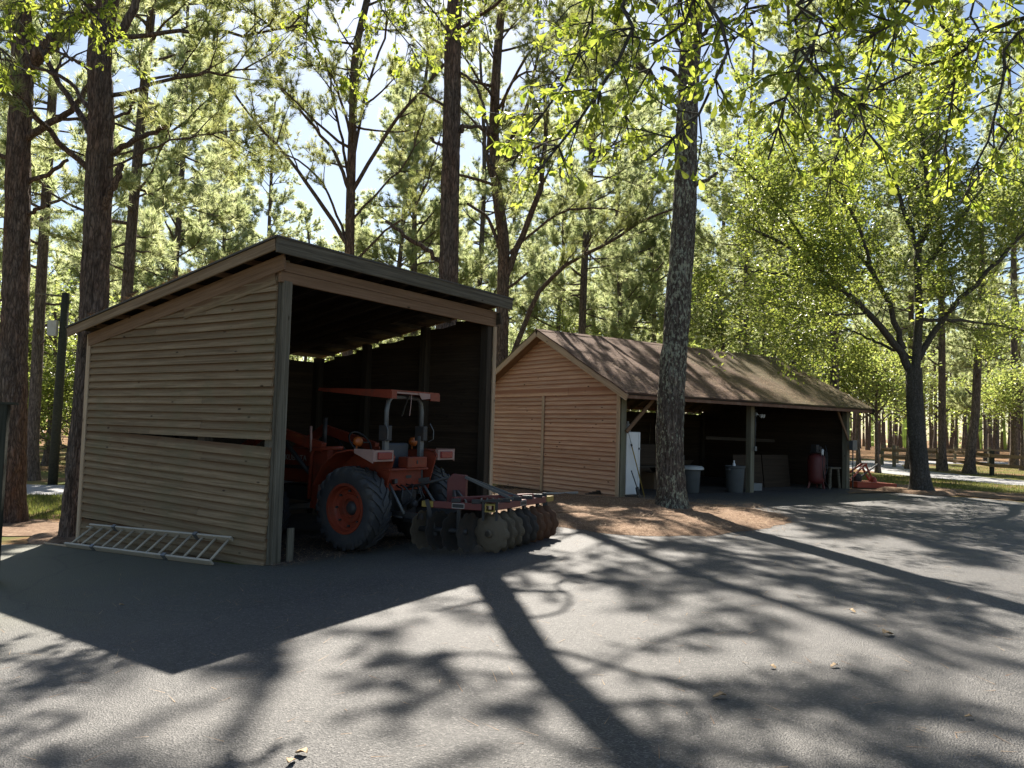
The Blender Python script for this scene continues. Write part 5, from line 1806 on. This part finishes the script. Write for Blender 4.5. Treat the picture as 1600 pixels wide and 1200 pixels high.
# --- forked pine between shed and barn
o = np.array([-.32, 24.0, .1])
pine('pine_tree', 'crooked many forked pine behind the gap between shed and barn', o, 19, .22, 9.0, 34, 3.6, 35,
     path=[(0, 0, -.1)] + pxs(o, [(783, 600, 24), (785, 480, 24), (787, 380, 24), (778, 310, 24), (772, 230, 24), (775, 120, 24), (786, 0, 24)]) + [(.2, 0, 19)], relief=False, stubs=2, top_r=.07,
     extra=[(pxs(o, [(788, 398, 24), (822, 352, 23.8), (845, 290, 23.6), (852, 200, 23.5), (850, 110, 23.5)]), 0.108, 0.048, 7), (pxs(o, [(787, 372, 24), (765, 345, 23.9), (745, 328, 23.8), (730, 318, 23.7)]), 0.065, 0.040, 1),
            (pxs(o, [(815, 365, 23.9), (860, 342, 23.5), (912, 326, 23.2), (1000, 334, 22.8)]), 0.050, 0.020, 7), (pxs(o, [(778, 548, 24), (838, 465, 23.4), (885, 415, 23.0), (950, 380, 22.7), (1010, 342, 22.4), (1055, 326, 22.2)]), 0.094, 0.028, 9),
            (pxs(o, [(776, 305, 24), (762, 250, 23.8), (762, 200, 23.7), (748, 140, 23.6)]), 0.058, 0.032, 4), (pxs(o, [(778, 250, 24), (800, 215, 24), (822, 170, 24), (845, 60, 24)]), 0.086, 0.040, 5), (pxs(o, [(775, 130, 24), (830, 80, 22.5), (900, 50, 20.5), (960, 70, 19.0)]), 0.050, 0.020, 18), (pxs(o, [(773, 180, 24), (800, 130, 22.5), (850, 110, 21), (890, 140, 20)]), 0.043, 0.020, 14)])
# --- spreading pine behind the middle of the shed
o = np.array([-4.62, 22.0, -.08])
pine('pine_tree', 'pine with wide upswept limbs behind the peak of the shed roof', o, 19, .17, 9.0, 30, 3.0, 36,
     path=[(0, 0, -.1)] + pxs(o, [(545, 480, 22), (546, 395, 22), (548, 300, 22), (551, 200, 22), (556, 80, 22)]) + [(.25, 0, 15), (.3, .1, 19)], stubs=0, top_r=.05,
     extra=[(pxs(o, [(545, 358, 22), (470, 272, 21.6), (400, 190, 21.2), (350, 130, 20.8)]), 0.072, 0.024, 8), (pxs(o, [(546, 325, 22), (500, 282, 21.8), (445, 242, 21.5), (400, 228, 21.3)]), 0.043, 0.016, 5), (pxs(o, [(547, 280, 22), (522, 238, 21.8), (480, 185, 21.5), (420, 115, 21.2)]), 0.058, 0.024, 7),
            (pxs(o, [(551, 262, 22), (600, 215, 21.8), (650, 152, 21.5), (700, 95, 21.2), (760, 5, 20.9)]), 0.065, 0.024, 8), (pxs(o, [(552, 316, 22), (600, 290, 21.8), (640, 242, 21.6), (662, 185, 21.5)]), 0.040, 0.016, 5), (pxs(o, [(547, 270, 22), (535, 225, 22), (524, 180, 22), (508, 90, 22)]), 0.047, 0.024, 6),
            (pxs(o, [(552, 388, 22), (600, 362, 21.7), (640, 332, 21.5), (668, 282, 21.3), (690, 205, 21.2)]), 0.040, 0.016, 5), (pxs(o, [(548, 230, 22), (570, 150, 22.3), (600, 60, 22.5), (620, -30, 22.6)]), 0.050, 0.024, 6), (pxs(o, [(550, 200, 22), (520, 120, 22.4), (470, 40, 22.6)]), 0.043, 0.024, 6)])

# --- background pines: four built, the rest copied with their own turn and size
bgp = []
for k, (H, r0, c0, nb, Lm) in enumerate(((21, .165, 6.0, 64, 3.4), (19, .145, 4.6, 62, 3.5), (23, .175, 7.5, 60, 3.3), (17, .13, 3.2, 66, 3.4))):
    bgp.append((H, r0, c0, nb, Lm))
BGP = [  # px, distance, kind, scale, turn, label
    (52, 24, 2, 1.0, 0, 'slender grey trunked pine between the two left pines'), (183, 20, 0, .95, 1.1, 'darker pine close behind the thick left pine'), (-60, 27, 1, 1.0, 2.0, 'pine at the far left edge of the wood'),
    (262, 33, 1, 1.05, .4, 'pine with low limbs over the left slope of the shed roof'), (330, 41, 3, 1.05, 2.2, 'pale pine far behind the left slope of the shed roof'), (405, 48, 2, .95, 4.0, 'distant pine left of the shed peak'), (470, 58, 3, 1.05, 1.0, 'smallest distant pine just left of the shed peak'),
    (610, 36, 1, .95, 5.1, 'pine behind the spreading pine and shed peak'), (640, 30, 3, 1.0, 3.0, 'bushy pine left of the straight trunk behind the shed'), (742, 38, 0, 1.0, 2.6, 'pine seen between the straight and the crooked trunks'),
    (866, 44, 3, 1.1, .2, 'distant pine right of the crooked pine'), (905, 30, 0, 1.0, 1.7, 'dark trunked pine above the barn gable peak'), (968, 38, 3, 1.15, 3.9, 'pine above the left part of the barn roof'), (1018, 40, 1, 1.0, .9, 'far pine left of the lichen pine trunk'),
    (1118, 42, 1, 1.0, 4.4, 'pine right of the lichen pine above the barn roof'), (1166, 37, 2, .9, 5.5, 'slim pine behind the barn ridge, left of the dark trunk'), (1243, 31, 0, .95, 2.9, 'dark trunked pine behind the far part of the barn roof'), (1305, 28, 2, .95, .6, 'thick trunked pine behind the end of the barn roof'), (1287, 46, 3, 1.0, 1.2, 'thin pine between the two trunks behind the barn'),
    (1421, 38, 2, .9, 3.3, 'pale trunked pine half hidden by the broad oak trunk'), (1472, 36.5, 0, 1.05, 4.8, 'sturdy pine in the straw circle beside the far driveway'), (1584, 43, 2, 1.1, 1.9, 'big reddish pine beside the fence at the right edge'), (1540, 58, 3, 1.0, 5.0, 'pine in the field behind the fence'), (1400, 62, 1, 1.0, .3, 'pine far behind the broad oak'), (1372, 70, 2, .8, 2.2, 'thin dark pine standing alone in the far field'),
    (1650, 30, 1, 1.0, 2.4, 'pine just past the right edge'), (140, 44, 3, 1.1, .7, 'pale pine deep in the left wood'), (545, 64, 0, 1.0, 2.0, 'farthest pine behind the shed peak'), (700, 60, 1, 1.1, 4.1, 'far pine behind the straight trunk'), (820, 62, 2, 1.0, 3.1, 'far pine over the barn peak'), (1080, 64, 3, 1.2, 5.9, 'far pine behind the lichen pine'), (1200, 66, 0, 1.0, .1, 'far pine behind the barn ridge'),
    (215, 60, 1, 1.1, 3.5, 'far pine left of the shed roof'), (370, 70, 0, 1.05, 5.2, 'farthest pine over the left roof slope')]
first = {}
for (px, D, k, sc, tn, lab) in BGP:
    b_ = gb(px, D)
    if k not in first:
        H, r0, c0, nb, Lm = bgp[k]
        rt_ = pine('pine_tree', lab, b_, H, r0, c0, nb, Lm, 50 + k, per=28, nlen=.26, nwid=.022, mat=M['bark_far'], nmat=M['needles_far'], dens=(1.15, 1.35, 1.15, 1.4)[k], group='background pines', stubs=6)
        first[k] = rt_
    else:
        rt_ = copy_tree(first[k])
        rt_['label'] = lab
    rt_.location = tuple(b_)
    rt_.scale = (sc, sc, sc)
    rt_.rotation_euler = (0, 0, tn)
# deeper ranks of the same wood, where nothing tells one tree from the next
rq = random.Random(12)
for row in range(4):
    Y = 54 + row * 11
    x = -.72 * Y
    while x < .62 * Y:
        if not (.34 * Y < x and row < 3):
            k = rq.randrange(4)
            r_ = copy_tree(first[k])
            r_['label'] = 'pine in the deep wood behind the shed and barn'
            r_['group'] = 'pines of the deep wood'
            s_ = rq.uniform(.85, 1.15)
            xx = x + rq.uniform(-1.5, 1.5)
            r_.location = (xx, Y + rq.uniform(-4, 4), gz(xx)); r_.scale = (s_, s_, s_); r_.rotation_euler = (0, 0, rq.uniform(0, 6.28))
        x += rq.uniform(6.0, 10.5)
# leaning dark trunk near the fence
o = gb(1514, 34.5)
pine('pine_tree', 'dark leaning trunk right of the sturdy pine by the fence', o, 13, .20, 6.2, 22, 2.6, 71,
     path=[(0, 0, -.1)] + pxs(o, [(1518, 690, 34.5), (1524, 650, 34.5), (1526, 600, 34.5), (1530, 520, 34.5), (1534, 420, 34.5)]) + [(.6, 0, 13)], mat=M['bark_far'], nmat=M['needles_far'], nwid=.02)

# --- pine plantation across the far field
rp = random.Random(77)
proto = None
cnt = 0
for row in range(7):
    Y = 84 + row * 6.5
    x = 20.0 + rp.uniform(0, 2)
    while x < 78 + row * 3:
        loc = (x + rp.uniform(-.5, .5), Y + rp.uniform(-.9, .9), .26)
        if proto is None:
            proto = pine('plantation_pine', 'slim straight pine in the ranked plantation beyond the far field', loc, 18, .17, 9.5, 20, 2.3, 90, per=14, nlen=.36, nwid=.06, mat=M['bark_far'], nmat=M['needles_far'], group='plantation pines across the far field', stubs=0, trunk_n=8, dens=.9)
            r_ = proto
        else:
            r_ = copy_tree(proto)
        r_.location = loc
        s_ = rp.uniform(.85, 1.12)
        r_.scale = (s_, s_, s_)
        r_.rotation_euler = (0, 0, rp.uniform(0, 6.28))
        cnt += 1
        x += rp.uniform(2.0, 3.6)


# --- broad oak at the right
def limb_tree(name, label, loc, trunk, r0, rt, limb_paths, seed, per, ll, lw, mat, lmat, lev, kidL, relief=True, jitter=.13, spread=.8, lift=.1, group=None, flare=.5, leaf_fn=None):
    """limb_paths: (points above the base, start radius, end radius, side branches, from fraction)"""
    rng = np.random.default_rng(seed)
    root = thing(name, label, 'tree', tuple(loc), 0, group)
    nn = 110 if relief else 16
    P = smooth_path(trunk, nn)
    rad = np.linspace(r0, r0 * rt, nn)
    tr, wood, tips = TM(), TM(), []
    tr.tube(P, rad, 40, bark_relief(nn, 40, np.linalg.norm(P[-1] - P[0]), seed, .03, flare)) if relief else tr.tube(P, rad, 10)
    for (pts, ra, rb_, kids, f0) in limb_paths:
        Q = smooth_path(pts, 22)
        Q[1:-1] += rng.normal(0, .02, (20, 3))
        wood.tube(Q, np.linspace(ra, rb_, 22) * .66, 9)
        for j in range(kids):
            t = f0 + (1 - f0) * (j + rng.uniform()) / kids
            i = min(int(t * 21), 20)
            dd = unit(Q[i + 1] - Q[i])
            s = unit(np.cross(dd, rng.normal(size=3)))
            grow(wood, tips, Q[i], unit(dd * .55 + s * .8), kidL * rng.uniform(.55, 1.15), max(rb_ * .55, .008), lev, rng, spread, lift, (2, 4), (5, 4, 3))
        tips.append((Q[-1], unit(Q[-1] - Q[-2])))
    tr.obj('trunk', mat, root, smooth=True)
    wood.obj('limbs', mat, root, smooth=True)
    pos = np.array([a for a, _ in tips]); dv = np.array([b for _, b in tips])
    pos = np.repeat(pos, per, 0) + rng.normal(0, jitter, (len(pos) * per, 3))
    cr = TM()
    (leaf_fn or leaves)(cr, pos, rng, ll, lw, .15, np.repeat(dv, per, 0))
    cr.obj('crown', lmat, root, tint=True)
    return root


o = np.array([11.23, 21.43, .26])
D = 21.4
limb_tree('oak_tree', 'broad dark oak with low spreading limbs at the end of the barn', o, [(0, 0, -.15)] + pxs(o, [(1434, 700, D), (1430, 640, D), (1428, 575, D)]), .25, .80,
          [(pxs(o, [(1426, 585, D), (1405, 548, D), (1366, 500, 21.0), (1319, 453, 20.5), (1287, 425, 20.1), (1219, 378, 19.4), (1160, 350, 18.8)]), .17, .03, 15, .22), (pxs(o, [(1319, 453, 20.5), (1262, 438, 20.0), (1209, 426, 19.4), (1150, 420, 19.0)]), .08, .02, 9, .15),
           (pxs(o, [(1412, 545, D), (1388, 476, 21.2), (1366, 431, 21.0), (1319, 369, 20.8), (1275, 290, 20.6)]), .13, .03, 13, .2), (pxs(o, [(1430, 580, D), (1436, 487, D), (1434, 394, D), (1452, 331, 21.5), (1440, 200, 21.5), (1440, 90, 21.4)]), .19, .04, 20, .22),
           (pxs(o, [(1436, 560, D), (1452, 530, D), (1490, 478, 21.0), (1522, 448, 20.8), (1600, 365, 20.4), (1680, 300, 20.2)]), .14, .03, 14, .2), (pxs(o, [(1434, 394, D), (1410, 320, 21.8), (1380, 230, 22.0), (1350, 150, 22.0)]), .11, .03, 13, .15),
           (pxs(o, [(1436, 430, D), (1480, 370, 22.0), (1530, 300, 22.6), (1570, 210, 23.0)]), .11, .03, 12, .15), (pxs(o, [(1432, 500, D), (1470, 500, 22.2), (1540, 505, 23.2), (1620, 520, 24)]), .09, .03, 10, .25),
           (pxs(o, [(1428, 560, D), (1390, 545, 21.8), (1340, 520, 22.4), (1290, 500, 23.0)]), .08, .025, 9, .2), (pxs(o, [(1366, 431, 21), (1340, 350, 20.4), (1290, 260, 19.8), (1230, 200, 19.4)]), .08, .025, 11, .1),
           (pxs(o, [(1287, 425, 20.1), (1240, 350, 19.4), (1180, 280, 18.8), (1130, 240, 18.4)]), .06, .02, 9, .1), (pxs(o, [(1350, 490, 20.9), (1290, 490, 20.2), (1230, 480, 19.8), (1170, 470, 19.6)]), .05, .02, 8, .1)],
          41, 16, .115, .066, M['bark_oak'], M['oak_leaf'], 1, 1.6, jitter=.19, flare=1.0)


# --- oak boughs hanging in from the upper right; trunk stands outside the picture
def spatulate(tm, pos, rng, length, width, droop=.3, dirs=None):
    """blunt, wedge-shaped oak leaves of ten facets"""
    n = len(pos)
    d = (rng.normal(size=(n, 3)) if dirs is None else dirs * .7 + rng.normal(0, .55, (n, 3)))
    d[:, 2] -= droop
    d /= np.linalg.norm(d, axis=1)[:, None]
    up = np.array([0, 0, 1.0]) + rng.normal(0, .6, (n, 3))
    s = np.cross(d, up); s /= np.linalg.norm(s, axis=1)[:, None]
    nr = np.cross(s, d)
    L = (length * rng.uniform(.45, 1.25, n))[:, None]
    W = L * width / length * rng.uniform(.75, 1.15, n)[:, None]
    cv = rng.uniform(-.5, .75, n)[:, None]
    st = [(.0, .03), (.3, .10), (.55, .30), (.78, .50), (.93, .42), (1.0, .10)]
    cols = []
    for (t, wd) in st:
        c = pos + d * L * t - nr * L * cv * t * t
        cols += [c - s * W * wd + nr * W * wd * .4, c, c + s * W * wd + nr * W * wd * .4]
    V = np.stack(cols, 1).reshape(-1, 3)
    tri = []
    for i in range(len(st) - 1):
        for k in (0, 1):
            a = 3 * i + k
            tri += [(a, a + 1, a + 4), (a, a + 4, a + 3)]
    tri = np.array(tri)
    T = (np.arange(n)[:, None, None] * (3 * len(st)) + tri[None]).reshape(-1, 3)
    tm.add(V, T, np.repeat(np.clip(rng.normal(.5, .25, n), 0, 1), 3 * len(st)))


def bough_tree(name, label, loc, trunk, r0, boughs, seed, ll, lw, mat, lmat, twig, every, per, high=None):
    rng = np.random.default_rng(seed)
    root = thing(name, label, 'tree', tuple(loc))
    tr, wood = TM(), TM()
    P = smooth_path(trunk, 30)
    tr.tube(P, np.linspace(r0, r0 * .6, 30) * (1 + .5 * np.exp(-P[:, 2] / .4)), 16)
    pos, dv = [], []
    for (pts, ra, rb_, f0) in boughs:
        Q = smooth_path(pts, 40)
        Q[2:-1] += np.cumsum(rng.normal(0, .008, (37, 3)), 0)
        wood.tube(Q, np.linspace(ra, rb_, 40), 6)
        L = np.linalg.norm(np.diff(Q, axis=0), axis=1).sum()
        for j in range(int(L * (1 - f0) / every)):
            t = f0 + (1 - f0) * rng.uniform()
            i = min(int(t * 39), 38)
            dd = unit(Q[i + 1] - Q[i])
            e = unit(dd * .6 + unit(np.cross(dd, rng.normal(size=3))) * .9 + np.array([0, 0, -.1]))
            l = twig * rng.uniform(.35, 1.2)
            e2 = unit(e + rng.normal(0, .3, 3) + np.array([0, 0, -.15]))
            T_ = np.array([Q[i], Q[i] + e * l * .5, Q[i] + e * l * .5 + e2 * l * .5])
            wood.tube(T_, [.006, .0045, .003], 4)
            for x in ((1.0, .75, .5) if rng.uniform() < .6 else (1.0,)):
                c = T_[0] + (T_[1] - T_[0]) * x * 2 if x <= .5 else T_[1] + (T_[2] - T_[1]) * (2 * x - 1)
                k = rng.integers(per - 2, per + 3)
                for _ in range(k):
                    pos.append(c + rng.normal(0, .012, 3)); dv.append(e2)
    tr.obj('trunk', mat, root, smooth=True)
    wood.obj('limbs', mat, root, smooth=True)
    cr = TM()
    spatulate(cr, np.array(pos), rng, ll, lw, .35, np.array(dv))
    if high is not None:
        spatulate(cr, high(rng), rng, ll * 1.1, lw * 1.1, .2)
    cr.obj('crown', lmat, root, tint=True)
    return root


o = np.array([7.6, 3.4, .26])
tt = [(0, 0, -.1), (-.1, .1, 2.5), (-.2, .2, 5.0), (-.3, .3, 7.5)]
J = (-.18, .15, 4.6)
J2 = (-.26, .24, 6.3)


def bo(pts, ra=.05, rb_=.006, j=J2, f0=.45):
    P = pxs(o, pts)
    return ([j, tuple((np.array(j) + P[0]) * .5 + np.array([0, 0, .35]))] + P, ra, rb_, f0)


bough_tree('oak_tree', 'oak whose bright leafy boughs hang in from the upper right', o, tt, .30,
           [bo([(1030, -60, 4.6), (995, 27, 4.5), (965, 100, 4.5), (930, 155, 4.5), (890, 215, 4.5), (835, 275, 4.5)], .05), bo([(1185, -60, 4.4), (1155, 75, 4.4), (1125, 135, 4.4), (1080, 205, 4.45), (1010, 250, 4.5)], .05), bo([(1310, -50, 4.6), (1282, 47, 4.6), (1258, 102, 4.6), (1235, 140, 4.6), (1215, 210, 4.6), (1200, 250, 4.6)], .05),
            bo([(1290, -40, 4.9), (1262, 100, 4.9), (1320, 138, 4.9), (1335, 180, 4.9), (1345, 230, 4.9)], .03), bo([(1600, 15, 5.2), (1500, 72, 5.3), (1400, 118, 5.4), (1330, 150, 5.5)], .05, j=J), bo([(1490, -30, 5.6), (1485, 60, 5.6), (1492, 140, 5.6), (1470, 230, 5.6), (1480, 300, 5.6)], .03),
            bo([(1640, 30, 5.0), (1590, 120, 5.0), (1570, 200, 5.0), (1530, 280, 5.0)], .035, j=J), bo([(1420, -40, 6.2), (1400, 40, 6.3), (1360, 120, 6.4), (1300, 250, 6.5), (1290, 310, 6.5)], .03), bo([(1240, -60, 5.6), (1190, 40, 5.6), (1130, 60, 5.7), (1050, 80, 5.8)], .03),
            bo([(1130, -70, 4.9), (1090, 20, 4.9), (1040, 70, 5.0), (960, 60, 5.1), (900, 90, 5.1)], .035), bo([(980, -70, 5.2), (930, 20, 5.2), (880, 130, 5.2), (830, 200, 5.3), (800, 260, 5.3)], .03), bo([(1560, -40, 6.6), (1540, 60, 6.6), (1500, 150, 6.7), (1440, 200, 6.8)], .03),
            bo([(1660, 120, 6.4), (1600, 190, 6.4), (1540, 260, 6.5), (1500, 320, 6.5)], .03, j=J), bo([(1380, -60, 5.3), (1350, 30, 5.3), (1310, 60, 5.3), (1240, 80, 5.3)], .03), bo([(1100, -60, 6.4), (1060, 30, 6.5), (1000, 130, 6.6), (940, 250, 6.7)], .03), bo([(1450, -60, 4.7), (1430, 20, 4.7), (1390, 60, 4.7), (1340, 70, 4.7)], .03)],
           61, .073, .04, M['bark_oak'], M['near_leaf'], .36, .046, 5,
           high=lambda rng: np.column_stack([rng.normal(.6, 1.6, 2600), rng.normal(-1.2, 1.2, 2600), rng.uniform(6.0, 9.5, 2600)]))
# --- a second oak at the left sends small leaved sprays across the top
o = np.array([-9.6, 6.6, -.28])
tt = [(0, 0, -.1), (.1, .1, 3), (.3, .2, 6), (.5, .4, 9)]
J2 = (.35, .25, 6.6); J = (.25, .2, 5.4)
bough_tree('oak_tree', 'oak outside the left edge whose small leaved sprays cross the top', o, tt, .24,
           [bo([(60, -60, 9.0), (300, -70, 9.3), (470, -50, 9.5), (482, 40, 9.6), (480, 100, 9.6)], .05, f0=.62), bo([(200, -110, 9.0), (480, -80, 9.4), (640, -30, 9.6), (700, 40, 9.7), (740, 80, 9.7)], .05, f0=.6), bo([(300, -120, 9.2), (560, -70, 9.5), (600, 20, 9.5), (640, 70, 9.6), (655, 100, 9.6)], .04, f0=.62), bo([(350, -120, 9.6), (620, -60, 10), (720, -10, 10.2), (760, 40, 10.2)], .04, f0=.6),
            bo([(-60, -60, 8.5), (20, -20, 8.5), (45, 20, 8.5), (20, 60, 8.5)], .04, j=J), bo([(0, -90, 8.8), (100, -30, 8.8), (150, 20, 8.8), (170, 60, 8.8), (185, 95, 8.8)], .04), bo([(60, -60, 8.6), (110, 0, 8.6), (120, 40, 8.6), (108, 70, 8.6)], .03), bo([(260, -120, 9.4), (560, -60, 9.8), (570, 30, 9.8), (548, 80, 9.8), (555, 140, 9.8)], .03, f0=.65), bo([(-60, 40, 8.4), (0, 70, 8.4), (22, 110, 8.4)], .03, j=J),
            bo([(320, -130, 10), (560, -90, 10.4), (800, -40, 10.6), (860, 20, 10.6)], .04, f0=.6)],
           62, .08, .042, M['bark_oak'], M['near_leaf'], .40, .06, 6,
           high=lambda rng: np.column_stack([rng.normal(0, 2.2, 2600), rng.normal(.6, 1.7, 2600), rng.uniform(7.2, 10.5, 2600)]))

# --- understory and woodland broadleaf trees: three built, the rest copied
def bush(k, label, loc):
    rng = np.random.default_rng(200 + k)
    H = (5.5, 8.0, 5.6)[k]
    limbs = []
    for i in range((16, 22, 14)[k]):
        f = (.15, .15, .50)[k] + (.85, .85, .5)[k] * i / (16, 22, 14)[k]
        az = rng.uniform(0, 6.28); el = rng.uniform(.1, .9)
        limbs.append((min(f, .99), (math.cos(az) * math.cos(el), math.sin(az) * math.cos(el), math.sin(el)), H * (.30, .30, .36)[k] * (1.25 - f * .6), .035))
    return broadleaf('broadleaf_tree', label, loc, [(0, 0, -.1), (.1, .05, H * .35), (-.1, .1, H * .8)], .10 if k != 1 else .15, limbs, 210 + k, 12, .16, .10, M['bark_far'], M['broad_leaf'], lev=1, kids=(3, 5), jitter=.26, rt=.3, group='woodland broadleaf trees')


BUSH = [(75, 31, 1, 1.0, 0, 'sunlit leafy tree between the left pines'), (112, 36, 1, 1.1, 1, 'leafy tree behind the utility pole'), (30, 33, 0, 1.2, 2, 'leafy understory tree at the far left'), (140, 30, 0, 1.0, 3.1, 'leafy understory tree hidden behind the thick left pine'), (-40, 36, 1, 1.1, 4, 'leafy tree outside the left edge'),
        (1130, 29, 1, .95, .6, 'dense dark leafy tree over the barn ridge right of the lichen pine'), (1190, 33, 1, .9, 2.4, 'second leafy tree over the barn ridge'), (1372, 33, 2, 1.0, 1.3, 'yellow green leafy tree just past the barn end'), (1342, 40, 2, 1.1, 3.3, 'bright leafy tree behind the barn end'), (1596, 40, 2, 1.0, .2, 'leafy shrub tree in front of the reddish pine at right'),
        (955, 36, 1, .85, 5.2, 'leafy tree above the barn roof left of the lichen pine'), (880, 42, 1, 1.0, 1.9, 'leafy tree behind the barn gable'), (680, 44, 1, 1.0, 4.4, 'leafy tree low behind the shed roof'), (560, 48, 1, 1.1, 3.9, 'leafy tree behind the shed peak'), (1260, 50, 1, 1.0, 2.2, 'leafy tree far behind the barn roof'), (1440, 66, 2, 1.3, .9, 'leafy tree at the edge of the plantation'), (1520, 72, 2, 1.3, .1, 'leafy tree before the plantation right of the oak'), (300, 50, 1, 1.1, .8, 'leafy tree behind the left roof slope'), (200, 46, 1, 1.2, 5, 'leafy tree left of the roof end'), (0, 48, 1, 1.3, .5, 'leafy tree deep in the left wood'), (90, 52, 1, 1.3, 2.8, 'far leafy tree in the left wood'), (800, 55, 1, 1.2, 3, 'far leafy tree between shed and barn'), (1020, 58, 1, 1.2, 1.4, 'far leafy tree left of the lichen pine')]
firstb = {}
for (px, D, k, sc, tn, lab) in BUSH:
    b_ = gb(px, D)
    if k not in firstb:
        firstb[k] = bush(k, lab, b_); r_ = firstb[k]
    else:
        r_ = copy_tree(firstb[k]); r_['label'] = lab
    r_.location = tuple(b_); r_.scale = (sc, sc, sc); r_.rotation_euler = (0, 0, tn)

# --- the wood that closes the view behind everything, too far to tell its trees apart
rng = np.random.default_rng(300)
wd = TM()
xs = rng.uniform(-95, 130, 1500)
ys = rng.uniform(118, 150, 1500)
hs = rng.uniform(1, 15, 1500) + 3 * np.sin(xs * .13)
c = np.column_stack([xs, ys, np.maximum(hs, .5)])
pos = np.repeat(c, 22, 0) + rng.normal(0, 1.1, (1500 * 22, 3))
leaves(wd, pos, rng, .75, .45)
for k in range(260):
    x_, y_ = rng.uniform(-95, 130), rng.uniform(114, 140)
    wd.tube(np.array([[x_, y_, -.3], [x_ + rng.normal(0, .2), y_, 7], [x_, y_, 15]]), [.22, .17, .08], 5)
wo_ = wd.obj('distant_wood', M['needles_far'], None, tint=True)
tag(wo_, 'distant wood closing the view behind the field and barns', 'wood', kind='stuff')
